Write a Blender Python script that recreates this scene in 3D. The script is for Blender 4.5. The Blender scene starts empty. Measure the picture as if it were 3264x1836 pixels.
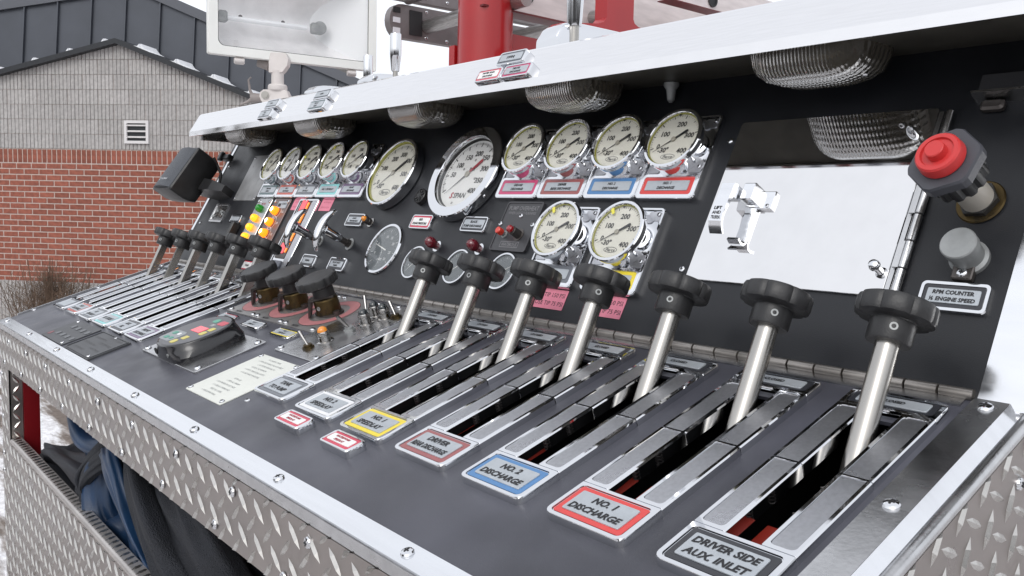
import bpy, bmesh, math, random
from math import sin, cos, pi, radians as rad
from mathutils import Matrix, Vector
random.seed(7)
S = bpy.context.scene
COL = S.collection
# ---------------------------------------------------------------- camera, sky, sun, exposure
cd = bpy.data.cameras.new('camera'); cam = bpy.data.objects.new('camera', cd); COL.objects.link(cam)
CP = Vector((0.29062, -0.65989, 0.12875))
F_ = Vector((-0.76286, 0.64045, -0.08780)); R_ = Vector((0.64115, 0.76705, 0.02358)); U_ = Vector((-0.08240, 0.03833, 0.99587))
cam.matrix_world = Matrix(((R_.x, U_.x, -F_.x, CP.x), (R_.y, U_.y, -F_.y, CP.y), (R_.z, U_.z, -F_.z, CP.z), (0, 0, 0, 1)))
cd.sensor_width = 36; cd.lens = 30.18; cd.clip_start = 0.02; cd.clip_end = 900
S.camera = cam
W = bpy.data.worlds.new('World'); S.world = W; W.use_nodes = True
nt = W.node_tree; nt.nodes.clear()
sky = nt.nodes.new('ShaderNodeTexSky'); sky.sky_type = 'NISHITA'; sky.sun_disc = False
sky.sun_elevation = rad(42); sky.sun_rotation = rad(150); sky.air_density = 1.6; sky.dust_density = 6; sky.ozone_density = 1
hs = nt.nodes.new('ShaderNodeHueSaturation'); hs.inputs['Saturation'].default_value = 0.16
mx = nt.nodes.new('ShaderNodeMix'); mx.data_type = 'RGBA'; mx.inputs[0].default_value = 0.62
mx.inputs[7].default_value = (9.2, 9.5, 10.2, 1)
bg = nt.nodes.new('ShaderNodeBackground'); bg.inputs[1].default_value = 0.150
wo = nt.nodes.new('ShaderNodeOutputWorld')
nt.links.new(sky.outputs[0], hs.inputs['Color']); nt.links.new(hs.outputs[0], mx.inputs[6])
nt.links.new(mx.outputs[2], bg.inputs[0]); nt.links.new(bg.outputs[0], wo.inputs[0])
sl = bpy.data.lights.new('sun', 'SUN'); sl.energy = 0.5; sl.angle = rad(25); sl.color = (1, 0.98, 0.95)
sun = bpy.data.objects.new('sun', sl); COL.objects.link(sun); sun.rotation_euler = (rad(48), 0, rad(30))
S.view_settings.view_transform = 'Standard'; S.view_settings.look = 'None'; S.view_settings.gamma = 1
S.view_settings.exposure = 0.0
S.render.engine = 'CYCLES'
S.cycles.max_bounces = 8; S.cycles.glossy_bounces = 5; S.cycles.transparent_max_bounces = 12

# ---------------------------------------------------------------- materials
MATS = {}
def mat(name, col, rough=0.5, metal=0.0, noise=0.0, nscale=30, bump=0.0, bscale=200, rvar=0.0, emit=None, es=0, trans=0, coat=0, spec=None, stretch=None, dirt=None, dscale=12, dth=0.55, rnd=0, ior=None):
    if name in MATS: return MATS[name]
    m = bpy.data.materials.new(name); m.use_nodes = True; MATS[name] = m
    n = m.node_tree.nodes; l = m.node_tree.links; b = n['Principled BSDF']
    b.inputs['Base Color'].default_value = (*col, 1); b.inputs['Roughness'].default_value = rough; b.inputs['Metallic'].default_value = metal
    if coat: b.inputs['Coat Weight'].default_value = coat; b.inputs['Coat Roughness'].default_value = 0.08
    if spec is not None: b.inputs['Specular IOR Level'].default_value = spec
    if ior: b.inputs['IOR'].default_value = ior
    if emit: b.inputs['Emission Color'].default_value = (*emit, 1); b.inputs['Emission Strength'].default_value = es
    if trans: b.inputs['Transmission Weight'].default_value = trans
    tc = None
    if noise or bump or rvar or dirt or rnd:
        tc = n.new('ShaderNodeTexCoord'); src = tc.outputs['Object']
        if stretch:
            mp = n.new('ShaderNodeMapping'); mp.inputs['Scale'].default_value = stretch; l.new(src, mp.inputs[0]); src = mp.outputs[0]
    colout = None
    if noise:
        a = n.new('ShaderNodeTexNoise'); a.inputs['Scale'].default_value = nscale; a.inputs['Detail'].default_value = 6; l.new(src, a.inputs[0])
        r = n.new('ShaderNodeValToRGB'); r.color_ramp.elements[0].position = 0.32; r.color_ramp.elements[1].position = 0.68
        r.color_ramp.elements[0].color = (*[max(0, c * (1 - noise)) for c in col], 1); r.color_ramp.elements[1].color = (*[min(1, c * (1 + noise)) for c in col], 1)
        l.new(a.outputs[0], r.inputs[0]); colout = r.outputs[0]
    if rnd:
        oi = n.new('ShaderNodeObjectInfo'); h = n.new('ShaderNodeHueSaturation'); mr = n.new('ShaderNodeMapRange')
        mr.inputs[3].default_value = 1 - rnd; mr.inputs[4].default_value = 1 + rnd; l.new(oi.outputs['Random'], mr.inputs[0]); l.new(mr.outputs[0], h.inputs['Value'])
        if colout: l.new(colout, h.inputs['Color'])
        else: h.inputs['Color'].default_value = (*col, 1)
        colout = h.outputs[0]
    if dirt:
        a = n.new('ShaderNodeTexNoise'); a.inputs['Scale'].default_value = dscale; a.inputs['Detail'].default_value = 8; a.inputs['Roughness'].default_value = 0.7; l.new(tc.outputs['Object'], a.inputs[0])
        r = n.new('ShaderNodeValToRGB'); r.color_ramp.elements[0].position = dth; r.color_ramp.elements[1].position = min(0.99, dth + 0.12); l.new(a.outputs[0], r.inputs[0])
        mm = n.new('ShaderNodeMix'); mm.data_type = 'RGBA'; l.new(r.outputs[0], mm.inputs[0])
        if colout: l.new(colout, mm.inputs[6])
        else: mm.inputs[6].default_value = (*col, 1)
        mm.inputs[7].default_value = (*dirt, 1); colout = mm.outputs[2]
    if colout: l.new(colout, b.inputs['Base Color'])
    if rvar:
        a = n.new('ShaderNodeTexNoise'); a.inputs['Scale'].default_value = 18; a.inputs['Detail'].default_value = 5; l.new(src, a.inputs[0])
        mr = n.new('ShaderNodeMapRange'); mr.inputs[1].default_value = 0.3; mr.inputs[2].default_value = 0.7
        mr.inputs[3].default_value = max(0.01, rough - rvar); mr.inputs[4].default_value = rough + rvar; l.new(a.outputs[0], mr.inputs[0]); l.new(mr.outputs[0], b.inputs['Roughness'])
    if bump:
        a = n.new('ShaderNodeTexNoise'); a.inputs['Scale'].default_value = bscale; a.inputs['Detail'].default_value = 3; l.new(src, a.inputs[0])
        bp = n.new('ShaderNodeBump'); bp.inputs['Strength'].default_value = bump; bp.inputs['Distance'].default_value = 0.002; l.new(a.outputs[0], bp.inputs['Height']); l.new(bp.outputs[0], b.inputs['Normal'])
    return m
CHROME = mat('chrome', (0.72, 0.73, 0.75), 0.035, 1, rvar=0.02, dirt=(0.5, 0.49, 0.47), dscale=90, dth=0.66)
STEEL = mat('brushed_steel', (0.56, 0.56, 0.565), 0.27, 1, noise=0.1, nscale=60, rvar=0.08, bump=0.05, bscale=300)
STRIP = mat('polished_strip', (0.8, 0.81, 0.83), 0.14, 1, rvar=0.05, noise=0.03, nscale=9, stretch=(1, 14, 1), dirt=(0.6, 0.6, 0.58), dscale=60, dth=0.72)
HOOD = mat('hood_mirror', (0.79, 0.785, 0.79), 0.06, 1, rvar=0.03, noise=0.02, nscale=30, stretch=(1, 30, 1), dirt=(0.7, 0.69, 0.67), dscale=70, dth=0.72)
DOORM = mat('door_mirror', (0.76, 0.755, 0.755), 0.035, 1, rvar=0.02, noise=0.02, nscale=40, dirt=(0.62, 0.6, 0.57), dscale=60, dth=0.68)
SATIN = mat('satin_insert', (0.50, 0.505, 0.53), 0.30, 0.92, noise=0.07, nscale=300, bump=0.08, bscale=1500, rvar=0.05, dirt=(0.36, 0.36, 0.37), dscale=30, dth=0.62)
VINYL = mat('console_vinyl', (0.060, 0.061, 0.076), 0.38, 0, noise=0.35, nscale=6, bump=0.1, bscale=900, rvar=0.09, dirt=(0.12, 0.12, 0.125), dscale=110, dth=0.715, spec=0.45)
PANEL = mat('panel_vinyl', (0.011, 0.012, 0.015), 0.42, 0, noise=0.25, nscale=9, bump=0.1, bscale=900, rvar=0.08, spec=0.4, dirt=(0.05, 0.05, 0.05), dscale=120, dth=0.72)
BLACK = mat('black_plastic', (0.018, 0.018, 0.019), 0.42, 0, noise=0.2, nscale=60, bump=0.12, bscale=500, rvar=0.08)
RUBBER = mat('black_rubber', (0.012, 0.012, 0.013), 0.6, 0)
GREYPL = mat('text_plate_grey', (0.42, 0.45, 0.48), 0.35, 0.25, noise=0.08, nscale=60, dirt=(0.25, 0.26, 0.27), dscale=80, dth=0.64)
WHITEPL = mat('text_plate_white', (0.78, 0.78, 0.77), 0.4, 0, noise=0.05, nscale=80)
INK = mat('ink', (0.015, 0.015, 0.018), 0.5); REDINK = mat('red_ink', (0.35, 0.02, 0.04), 0.5)
WINK = mat('pale_ink', (0.55, 0.56, 0.58), 0.5); PINK_INK = mat('faded_ink', (0.30, 0.31, 0.31), 0.5)
DIAL = mat('dial_cream', (0.66, 0.645, 0.59), 0.55, 0, noise=0.04, nscale=40)
DIALW = mat('dial_white', (0.74, 0.74, 0.75), 0.5, 0, noise=0.03, nscale=40)
DIALD = mat('dial_slate', (0.10, 0.115, 0.13), 0.4, 0, noise=0.1, nscale=30)
GASKET = mat('gasket_yellow', (0.30, 0.29, 0.05), 0.45)
YMARK = mat('marker_yellow', (0.72, 0.66, 0.09), 0.5)
BRASS = mat('old_brass', (0.10, 0.07, 0.03), 0.42, 0.9, noise=0.4, nscale=30, rvar=0.1, dirt=(0.05, 0.04, 0.025), dscale=30, dth=0.5)
DKMETAL = mat('dark_cast_metal', (0.11, 0.10, 0.095), 0.4, 0.85, noise=0.2, nscale=40)
RODM = mat('lever_steel', (0.42, 0.405, 0.38), 0.27, 1, noise=0.1, nscale=20, stretch=(1, 1, 0.3), rvar=0.08)
REDP = mat('red_paint', (0.36, 0.007, 0.010), 0.32, 0, noise=0.08, nscale=6, coat=0.35)
REDD = mat('dark_red_paint', (0.12, 0.006, 0.008), 0.4, 0)
WHITEP = mat('white_powder_coat', (0.80, 0.80, 0.77), 0.4, 0, noise=0.02, nscale=20)
CAST = mat('grey_white_casting', (0.62, 0.58, 0.56), 0.5, 0.1, noise=0.06, nscale=30)
TREAD = mat('tread_aluminium', (0.345, 0.312, 0.295), 0.36, 0.9, noise=0.12, nscale=18, rvar=0.1, dirt=(0.30, 0.27, 0.25), dscale=14, dth=0.55)
LUG = mat('tread_lug', (0.52, 0.505, 0.48), 0.24, 0.95, noise=0.1, nscale=60, rvar=0.08)
ALU = mat('ladder_aluminium', (0.42, 0.38, 0.37), 0.45, 0.7, noise=0.12, nscale=12, rvar=0.1, stretch=(1, 1, 6))
ALUD = mat('ladder_dark', (0.23, 0.21, 0.21), 0.45, 0.7, noise=0.15, nscale=12)
LEXAN = mat('grey_engraved', (0.045, 0.045, 0.05), 0.4, 0)
BRICK = mat('brick_red', (0.245, 0.077, 0.050), 0.85, 0, noise=0.22, nscale=22, bump=0.3, bscale=160, rnd=0.16)
MORTAR = mat('mortar', (0.46, 0.375, 0.335), 0.95, 0, noise=0.12, nscale=30, bump=0.3, bscale=90)
CMU = mat('split_rib_block', (0.37, 0.355, 0.345), 0.95, 0, noise=0.16, nscale=25, bump=0.5, bscale=130, rnd=0.07)
ROOFM = mat('slate_metal_roof', (0.060, 0.066, 0.080), 0.5, 0.3, noise=0.08, nscale=3)
ROOFK = mat('black_trim', (0.02, 0.022, 0.026), 0.45, 0.2)
SNOW = mat('snow', (0.82, 0.83, 0.86), 0.8, 0, noise=0.05, nscale=8, bump=0.3, bscale=20)
TWIG = mat('dry_twig', (0.12, 0.08, 0.055), 0.9, 0, noise=0.4, nscale=4, rnd=0.1)
BLUEC = mat('blue_nylon', (0.006, 0.026, 0.068), 0.42, 0, noise=0.35, nscale=14, bump=0.25, bscale=700, coat=0.1)
BLACKC = mat('black_mesh_fabric', (0.010, 0.012, 0.018), 0.7, 0, noise=0.2, nscale=20)
def weave(m):
    n = m.node_tree.nodes; l = m.node_tree.links; tc = n.new('ShaderNodeTexCoord'); v = n.new('ShaderNodeTexVoronoi'); v.inputs['Scale'].default_value = 600; l.new(tc.outputs['UV'] if 0 else tc.outputs['Object'], v.inputs[0])
    b = n.new('ShaderNodeBump'); b.inputs['Strength'].default_value = 0.8; b.inputs['Distance'].default_value = 0.002; l.new(v.outputs[0], b.inputs['Height']); l.new(b.outputs[0], n['Principled BSDF'].inputs['Normal'])
weave(BLACKC)
PINK = mat('pink_sticker', (0.70, 0.22, 0.30), 0.6, 0, noise=0.08, nscale=60)
REDK = mat('red_plastic', (0.55, 0.035, 0.035), 0.4, 0, noise=0.05, nscale=30)
GREYK = mat('slate_plastic', (0.055, 0.057, 0.068), 0.48, 0, noise=0.1, nscale=30, bump=0.1, bscale=500)
ZINC = mat('zinc_grey', (0.30, 0.31, 0.31), 0.5, 0.5, noise=0.15, nscale=60)
def lit(name, col, es): return mat(name, col, 0.25, 0, emit=col, es=es, coat=0.5)
AMB = lit('amber_lit', (1.0, 0.24, 0.008), 1.7); AMBC = lit('amber_core', (1.0, 0.62, 0.18), 30.0)
AMBY = lit('amber_lit_small', (1.0, 0.40, 0.015), 1.35); GRN = lit('green_lit', (0.005, 0.16, 0.01), 0.6)
ORL = lit('orange_bar_lit', (1.0, 0.24, 0.01), 0.8); REDL = lit('red_screen_lit', (0.70, 0.04, 0.06), 0.5)
AMBOFF = mat('amber_lens_off', (0.75, 0.25, 0.01), 0.12, 0, coat=1); REDOFF = mat('dark_red_lens', (0.12, 0.004, 0.012), 0.1, 0, coat=1)
REDB = mat('red_button', (0.62, 0.04, 0.02), 0.3, 0, coat=0.5); BLKLENS = mat('dark_lens', (0.01, 0.015, 0.018), 0.06, 0, coat=1)
def colour(k):
    t = dict(red=(0.62, 0.05, 0.045), blue=(0.07, 0.20, 0.42), brown=(0.30, 0.085, 0.085), pink=(0.52, 0.06, 0.16), yellow=(0.78, 0.62, 0.04), black=(0.025, 0.026, 0.032), grey=(0.13, 0.14, 0.16),
             teal=(0.10, 0.15, 0.16), orange=(0.50, 0.09, 0.06), aqua=(0.24, 0.60, 0.60), purple=(0.16, 0.10, 0.19), white=(0.75, 0.75, 0.76), crimson=(0.55, 0.03, 0.07), green=(0.03, 0.20, 0.04), rose=(0.62, 0.10, 0.14))[k]
    return mat('insert_' + k, t, 0.35, 0, noise=0.05, nscale=50, coat=0.2)
def glassmat(name, tint=(1, 1, 1), fac=1.45, rough=0.02, mixt=0.0):
    m = bpy.data.materials.new(name); m.use_nodes = True; n = m.node_tree.nodes; l = m.node_tree.links; n.clear()
    o = n.new('ShaderNodeOutputMaterial'); t = n.new('ShaderNodeBsdfTransparent'); t.inputs[0].default_value = (*tint, 1); g = n.new('ShaderNodeBsdfGlossy'); g.inputs['Roughness'].default_value = rough
    f = n.new('ShaderNodeLayerWeight'); f.inputs[0].default_value = 0.5; p = n.new('ShaderNodeMath'); p.operation = 'POWER'; p.inputs[1].default_value = 4.5; l.new(f.outputs['Facing'], p.inputs[0])
    q = n.new('ShaderNodeMapRange'); q.inputs[3].default_value = fac; q.inputs[4].default_value = 0.75; l.new(p.outputs[0], q.inputs[0])
    x = n.new('ShaderNodeMixShader'); l.new(q.outputs[0], x.inputs[0]); l.new(t.outputs[0], x.inputs[1]); l.new(g.outputs[0], x.inputs[2]); l.new(x.outputs[0], o.inputs[0])
    return m
GLASS = glassmat('gauge_glass', (0.98, 0.98, 0.97), 0.03)
LAMPGLASS = glassmat('lamp_glass', (1, 1, 1), 0.04)
def lensmat():
    m = bpy.data.materials.new('ribbed_lens'); m.use_nodes = True; n = m.node_tree.nodes; l = m.node_tree.links; b = n['Principled BSDF']
    b.inputs['Base Color'].default_value = (0.10, 0.088, 0.068, 1); b.inputs['Specular IOR Level'].default_value = 0.3; b.inputs['Roughness'].default_value = 0.22; b.inputs['Transmission Weight'].default_value = 0.55; b.inputs['IOR'].default_value = 1.35
    tc = n.new('ShaderNodeTexCoord'); w = n.new('ShaderNodeTexWave'); w.inputs['Scale'].default_value = 85; w.bands_direction = 'X'; w2 = n.new('ShaderNodeTexWave'); w2.inputs['Scale'].default_value = 42; w2.bands_direction = 'Y'
    l.new(tc.outputs['Object'], w.inputs[0]); l.new(tc.outputs['Object'], w2.inputs[0]); a = n.new('ShaderNodeMath'); a.operation = 'ADD'; l.new(w.outputs[1], a.inputs[0]); l.new(w2.outputs[1], a.inputs[1])
    p = n.new('ShaderNodeBump'); p.inputs['Strength'].default_value = 0.30; p.inputs['Distance'].default_value = 0.002; l.new(a.outputs[0], p.inputs['Height']); l.new(p.outputs[0], b.inputs['Normal'])
    return m
LENS = lensmat()

# ---------------------------------------------------------------- mesh builder
def rr(w, h, r, n=4, cx=0, cy=0, corners=(1, 1, 1, 1)):
    pts = []
    for k, (sx, sy) in enumerate(((1, 1), (-1, 1), (-1, -1), (1, -1))):
        q = r if corners[k] else r * 0.05; q = min(q, w / 2 * 0.999, h / 2 * 0.999)
        ox, oy = cx + sx * (w / 2 - q), cy + sy * (h / 2 - q); a0 = k * pi / 2
        for i in range(n + 1):
            a = a0 + i * pi / 2 / n; pts.append((ox + q * cos(a), oy + q * sin(a)))
    return pts
def circ(r, n=32, cx=0, cy=0): return [(cx + r * cos(2 * pi * i / n), cy + r * sin(2 * pi * i / n)) for i in range(n)]
class MB:
    def __init__(s): s.v = []; s.f = []; s.m = []; s.T = Matrix()
    def add(s, vs, fs, m=0):
        o = len(s.v); s.v += [tuple(s.T @ Vector(p)) for p in vs]; s.f += [[i + o for i in f] for f in fs]; s.m += [m] * len(fs)
    def loft(s, rings, m=0, c0=True, c1=True, close=True):
        n = len(rings[0]); vs = [p for r in rings for p in r]; fs = []
        for k in range(len(rings) - 1):
            for i in range(n if close else n - 1):
                j = (i + 1) % n; fs.append([k * n + i, k * n + j, (k + 1) * n + j, (k + 1) * n + i])
        if c0: fs.append(list(range(n - 1, -1, -1)))
        if c1: fs.append([(len(rings) - 1) * n + i for i in range(n)])
        s.add(vs, fs, m)
    def stack(s, outs, m=0, c0=True, c1=True):  # outs: [(outline2d, z)]
        s.loft([[(x, y, z) for x, y in o] for o, z in outs], m, c0, c1)
    def box(s, c, d, m=0):
        x, y, z = c; a, b, e = d[0] / 2, d[1] / 2, d[2] / 2
        s.loft([[(x - a, y - b, z - e), (x + a, y - b, z - e), (x + a, y + b, z - e), (x - a, y + b, z - e)], [(x - a, y - b, z + e), (x + a, y - b, z + e), (x + a, y + b, z + e), (x - a, y + b, z + e)]], m)
    def bbox(s, c, d, b=0.001, m=0):  # bevelled box
        x, y, z = c
        s.stack([(rr(d[0] - 2 * b, d[1] - 2 * b, b, 2, x, y), z - d[2] / 2), (rr(d[0], d[1], b * 1.5, 2, x, y), z - d[2] / 2 + b), (rr(d[0], d[1], b * 1.5, 2, x, y), z + d[2] / 2 - b), (rr(d[0] - 2 * b, d[1] - 2 * b, b, 2, x, y), z + d[2] / 2)], m)
    def lathe(s, prof, n=32, m=0, c0=True, c1=True):
        s.loft([[(r * cos(2 * pi * i / n), r * sin(2 * pi * i / n), z) for i in range(n)] for r, z in prof], m, c0, c1)
    def tube(s, pts, r, n=10, m=0, caps=True):
        pts = [Vector(p) for p in pts]; rad_ = r if isinstance(r, (list, tuple)) else [r] * len(pts); rings = []
        up = None
        for i, p in enumerate(pts):
            t = (pts[min(i + 1, len(pts) - 1)] - pts[max(i - 1, 0)]).normalized()
            if up is None: up = t.orthogonal().normalized()
            a = (up - t * up.dot(t)).normalized(); b = t.cross(a); up = a
            rings.append([tuple(p + (a * cos(2 * pi * k / n) + b * sin(2 * pi * k / n)) * rad_[i]) for k in range(n)])
        s.loft(rings, m, caps, caps)
    def quad(s, a, b, c, d, m=0): s.add([a, b, c, d], [[0, 1, 2, 3]], m)
    def build(s, name, parent=None, mats=None, ang=32, smooth=True):
        me = bpy.data.meshes.new(name); me.from_pydata(s.v, [], s.f)
        for q in (mats if isinstance(mats, (list, tuple)) else [mats]): me.materials.append(q)
        me.polygons.foreach_set('material_index', s.m)
        if smooth:
            me.polygons.foreach_set('use_smooth', [True] * len(s.f)); me.set_sharp_from_angle(angle=rad(ang))
        me.update()
        o = bpy.data.objects.new(name, me); COL.objects.link(o)
        if parent: o.parent = parent
        return o
def inst(name, me, parent, M=None):
    o = bpy.data.objects.new(name, me); COL.objects.link(o); o.parent = parent
    if M is not None: o.matrix_local = M
    return o
def tag(o, label, cat, group=None, kind=None):
    if label: o['label'] = label
    if cat: o['category'] = cat
    if group: o['group'] = group
    if kind: o['kind'] = kind
    return o
def thing(name, label, cat, M=None, group=None):
    o = bpy.data.objects.new(name, None); COL.objects.link(o); o.empty_display_size = 0.02
    if M is not None: o.matrix_world = M
    return tag(o, label, cat, group)
T = Matrix.Translation
def RX(a): return Matrix.Rotation(a, 4, 'X')
def RY(a): return Matrix.Rotation(a, 4, 'Y')
def RZ(a): return Matrix.Rotation(a, 4, 'Z')
AL, BE, FA = rad(18.3925), rad(62.2286), rad(59.5)
MC, MP = RX(AL), RX(BE)
MF = T((0, 0.031, 0.2905)) @ RX(FA)
def C_(u, v, h=0): return MC @ T((u, -v, h))
def P_(u, w, h=0): return MP @ T((u, w, h))
def H_(u, s, h=0): return MF @ T((u, s, h))
TXT = {}
def textmesh(line, shear=0.0, bold=0.0):
    k = (line, shear, bold)
    if k not in TXT:
        cu = bpy.data.curves.new('lettering', 'FONT'); cu.body = line; cu.shear = shear; cu.offset = bold; cu.resolution_u = 2; cu.fill_mode = 'FRONT'; cu.size = 1
        o = bpy.data.objects.new('lettering', cu); COL.objects.link(o)
        dg = bpy.context.evaluated_depsgraph_get(); me = bpy.data.meshes.new_from_object(o.evaluated_get(dg))
        bpy.data.objects.remove(o); bpy.data.curves.remove(cu)
        vs = [v.co.copy() for v in me.vertices]; fs = [list(p.vertices) for p in me.polygons]
        x0 = min(v.x for v in vs); x1 = max(v.x for v in vs); y0 = min(v.y for v in vs); y1 = max(v.y for v in vs)
        TXT[k] = (vs, fs, x0, x1, y0, y1); bpy.data.meshes.remove(me)
    return TXT[k]
def put_text(mb, line, cx, cy, h, wmax, z, shear=0.0, bold=0.018, m=0, M=None):
    vs, fs, x0, x1, y0, y1 = textmesh(line, shear, bold)
    k = h / 0.72; wd = (x1 - x0) * k; kx = k * (min(1, wmax / wd))
    P = [((v.x - (x0 + x1) / 2) * kx + cx, (v.y - 0.36) * k + cy, z) for v in vs]
    if M is not None: P = [tuple(M @ Vector(p)) for p in P]
    mb.add(P, fs, m)
def lettering(parent, lines, w, h, z, ink=INK, shear=0.15, bold=0.02, cy=0, cx=0):
    mb = MB(); n = len(lines); lh = h / n
    for i, t in enumerate(lines):
        put_text(mb, t, cx, cy + h / 2 - lh * (i + 0.5), lh * 0.62, w, z, shear, bold)
    return mb.build('lettering', parent, ink, smooth=False)
def screw(parent, M, r=0.0042, h=0.0022, mt=None, name='screw'):
    key = ('scr', round(r, 4)); 
    if key not in TXT:
        mb = MB(); mb.lathe([(r, 0), (r, h * 0.3), (r * 0.85, h * 0.7), (r * 0.5, h * 0.95), (r * 0.3, h)], 16, 0)
        mb.box((0, 0, h + 0.0001), (r * 0.9, r * 0.22, 0.0004), 1); mb.box((0, 0, h + 0.00015), (r * 0.22, r * 0.9, 0.0004), 1)
        o = mb.build(name, parent, [CHROME, RUBBER]); TXT[key] = o.data; o.matrix_local = M; return o
    return inst(name, TXT[key], parent, M)
def grid_sheet(mb, xs, ys, holes, z0, z1, m=0):
    xs = sorted(set(xs)); ys = sorted(set(ys))
    def hole(i, j):
        if i < 0 or j < 0 or i >= len(xs) - 1 or j >= len(ys) - 1: return True
        x, y = (xs[i] + xs[i + 1]) / 2, (ys[j] + ys[j + 1]) / 2
        return any(a < x < b and c < y < d for a, b, c, d in holes)
    for i in range(len(xs) - 1):
        for j in range(len(ys) - 1):
            if hole(i, j): continue
            a, b, c, d = xs[i], xs[i + 1], ys[j], ys[j + 1]
            mb.quad((a, c, z1), (b, c, z1), (b, d, z1), (a, d, z1), m); mb.quad((a, d, z0), (b, d, z0), (b, c, z0), (a, c, z0), m)
            if hole(i - 1, j): mb.quad((a, d, z1), (a, d, z0), (a, c, z0), (a, c, z1), m)
            if hole(i + 1, j): mb.quad((b, c, z1), (b, c, z0), (b, d, z0), (b, d, z1), m)
            if hole(i, j - 1): mb.quad((a, c, z1), (a, c, z0), (b, c, z0), (b, c, z1), m)
            if hole(i, j + 1): mb.quad((b, d, z1), (b, d, z0), (a, d, z0), (a, d, z1), m)

# ---------------------------------------------------------------- ground
E_X = Vector((0.7462, 0.6657, 0)); WN = Vector((-0.6657, 0.7462, 0)); K = 0.9
WO = CP + WN * 11.5 * K; GZ = -1.62
def ground():
    m = bpy.data.materials.new('snowy_gravel'); m.use_nodes = True; n = m.node_tree.nodes; l = m.node_tree.links; b = n['Principled BSDF']; b.inputs['Roughness'].default_value = 0.85
    tc = n.new('ShaderNodeTexCoord'); mp = n.new('ShaderNodeMapping'); mp.inputs['Rotation'].default_value = (0, 0, rad(-48)); mp.inputs['Scale'].default_value = (0.55, 3.2, 1); l.new(tc.outputs['Object'], mp.inputs[0])
    a = n.new('ShaderNodeTexNoise'); a.inputs['Scale'].default_value = 1.3; a.inputs['Detail'].default_value = 10; a.inputs['Roughness'].default_value = 0.62; l.new(mp.outputs[0], a.inputs[0])
    r = n.new('ShaderNodeValToRGB'); e = r.color_ramp.elements; e[0].position = 0.41; e[0].color = (0.17, 0.14, 0.12, 1); e[1].position = 0.52; e[1].color = (0.80, 0.80, 0.82, 1)
    q = e.new(0.455); q.color = (0.33, 0.30, 0.28, 1); l.new(a.outputs[0], r.inputs[0])
    a2 = n.new('ShaderNodeTexNoise'); a2.inputs['Scale'].default_value = 22; a2.inputs['Detail'].default_value = 8; l.new(tc.outputs['Object'], a2.inputs[0])
    mm = n.new('ShaderNodeMix'); mm.data_type = 'RGBA'; mm.blend_type = 'MULTIPLY'; mm.inputs[0].default_value = 0.45; l.new(r.outputs[0], mm.inputs[6])
    r2 = n.new('ShaderNodeValToRGB'); r2.color_ramp.elements[0].position = 0.35; r2.color_ramp.elements[0].color = (0.45, 0.42, 0.4, 1); r2.color_ramp.elements[1].position = 0.6; l.new(a2.outputs[0], r2.inputs[0]); l.new(r2.outputs[0], mm.inputs[7]); l.new(mm.outputs[2], b.inputs['Base Color'])
    bp = n.new('ShaderNodeBump'); bp.inputs['Strength'].default_value = 0.6; bp.inputs['Distance'].default_value = 0.04; l.new(a2.outputs[0], bp.inputs['Height']); l.new(bp.outputs[0], b.inputs['Normal'])
    mb = MB(); mb.quad((-300, -300, GZ), (300, -300, GZ), (300, 300, GZ), (-300, 300, GZ)); tag(mb.build('ground', None, m), None, None, kind='structure')
ground()

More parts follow.
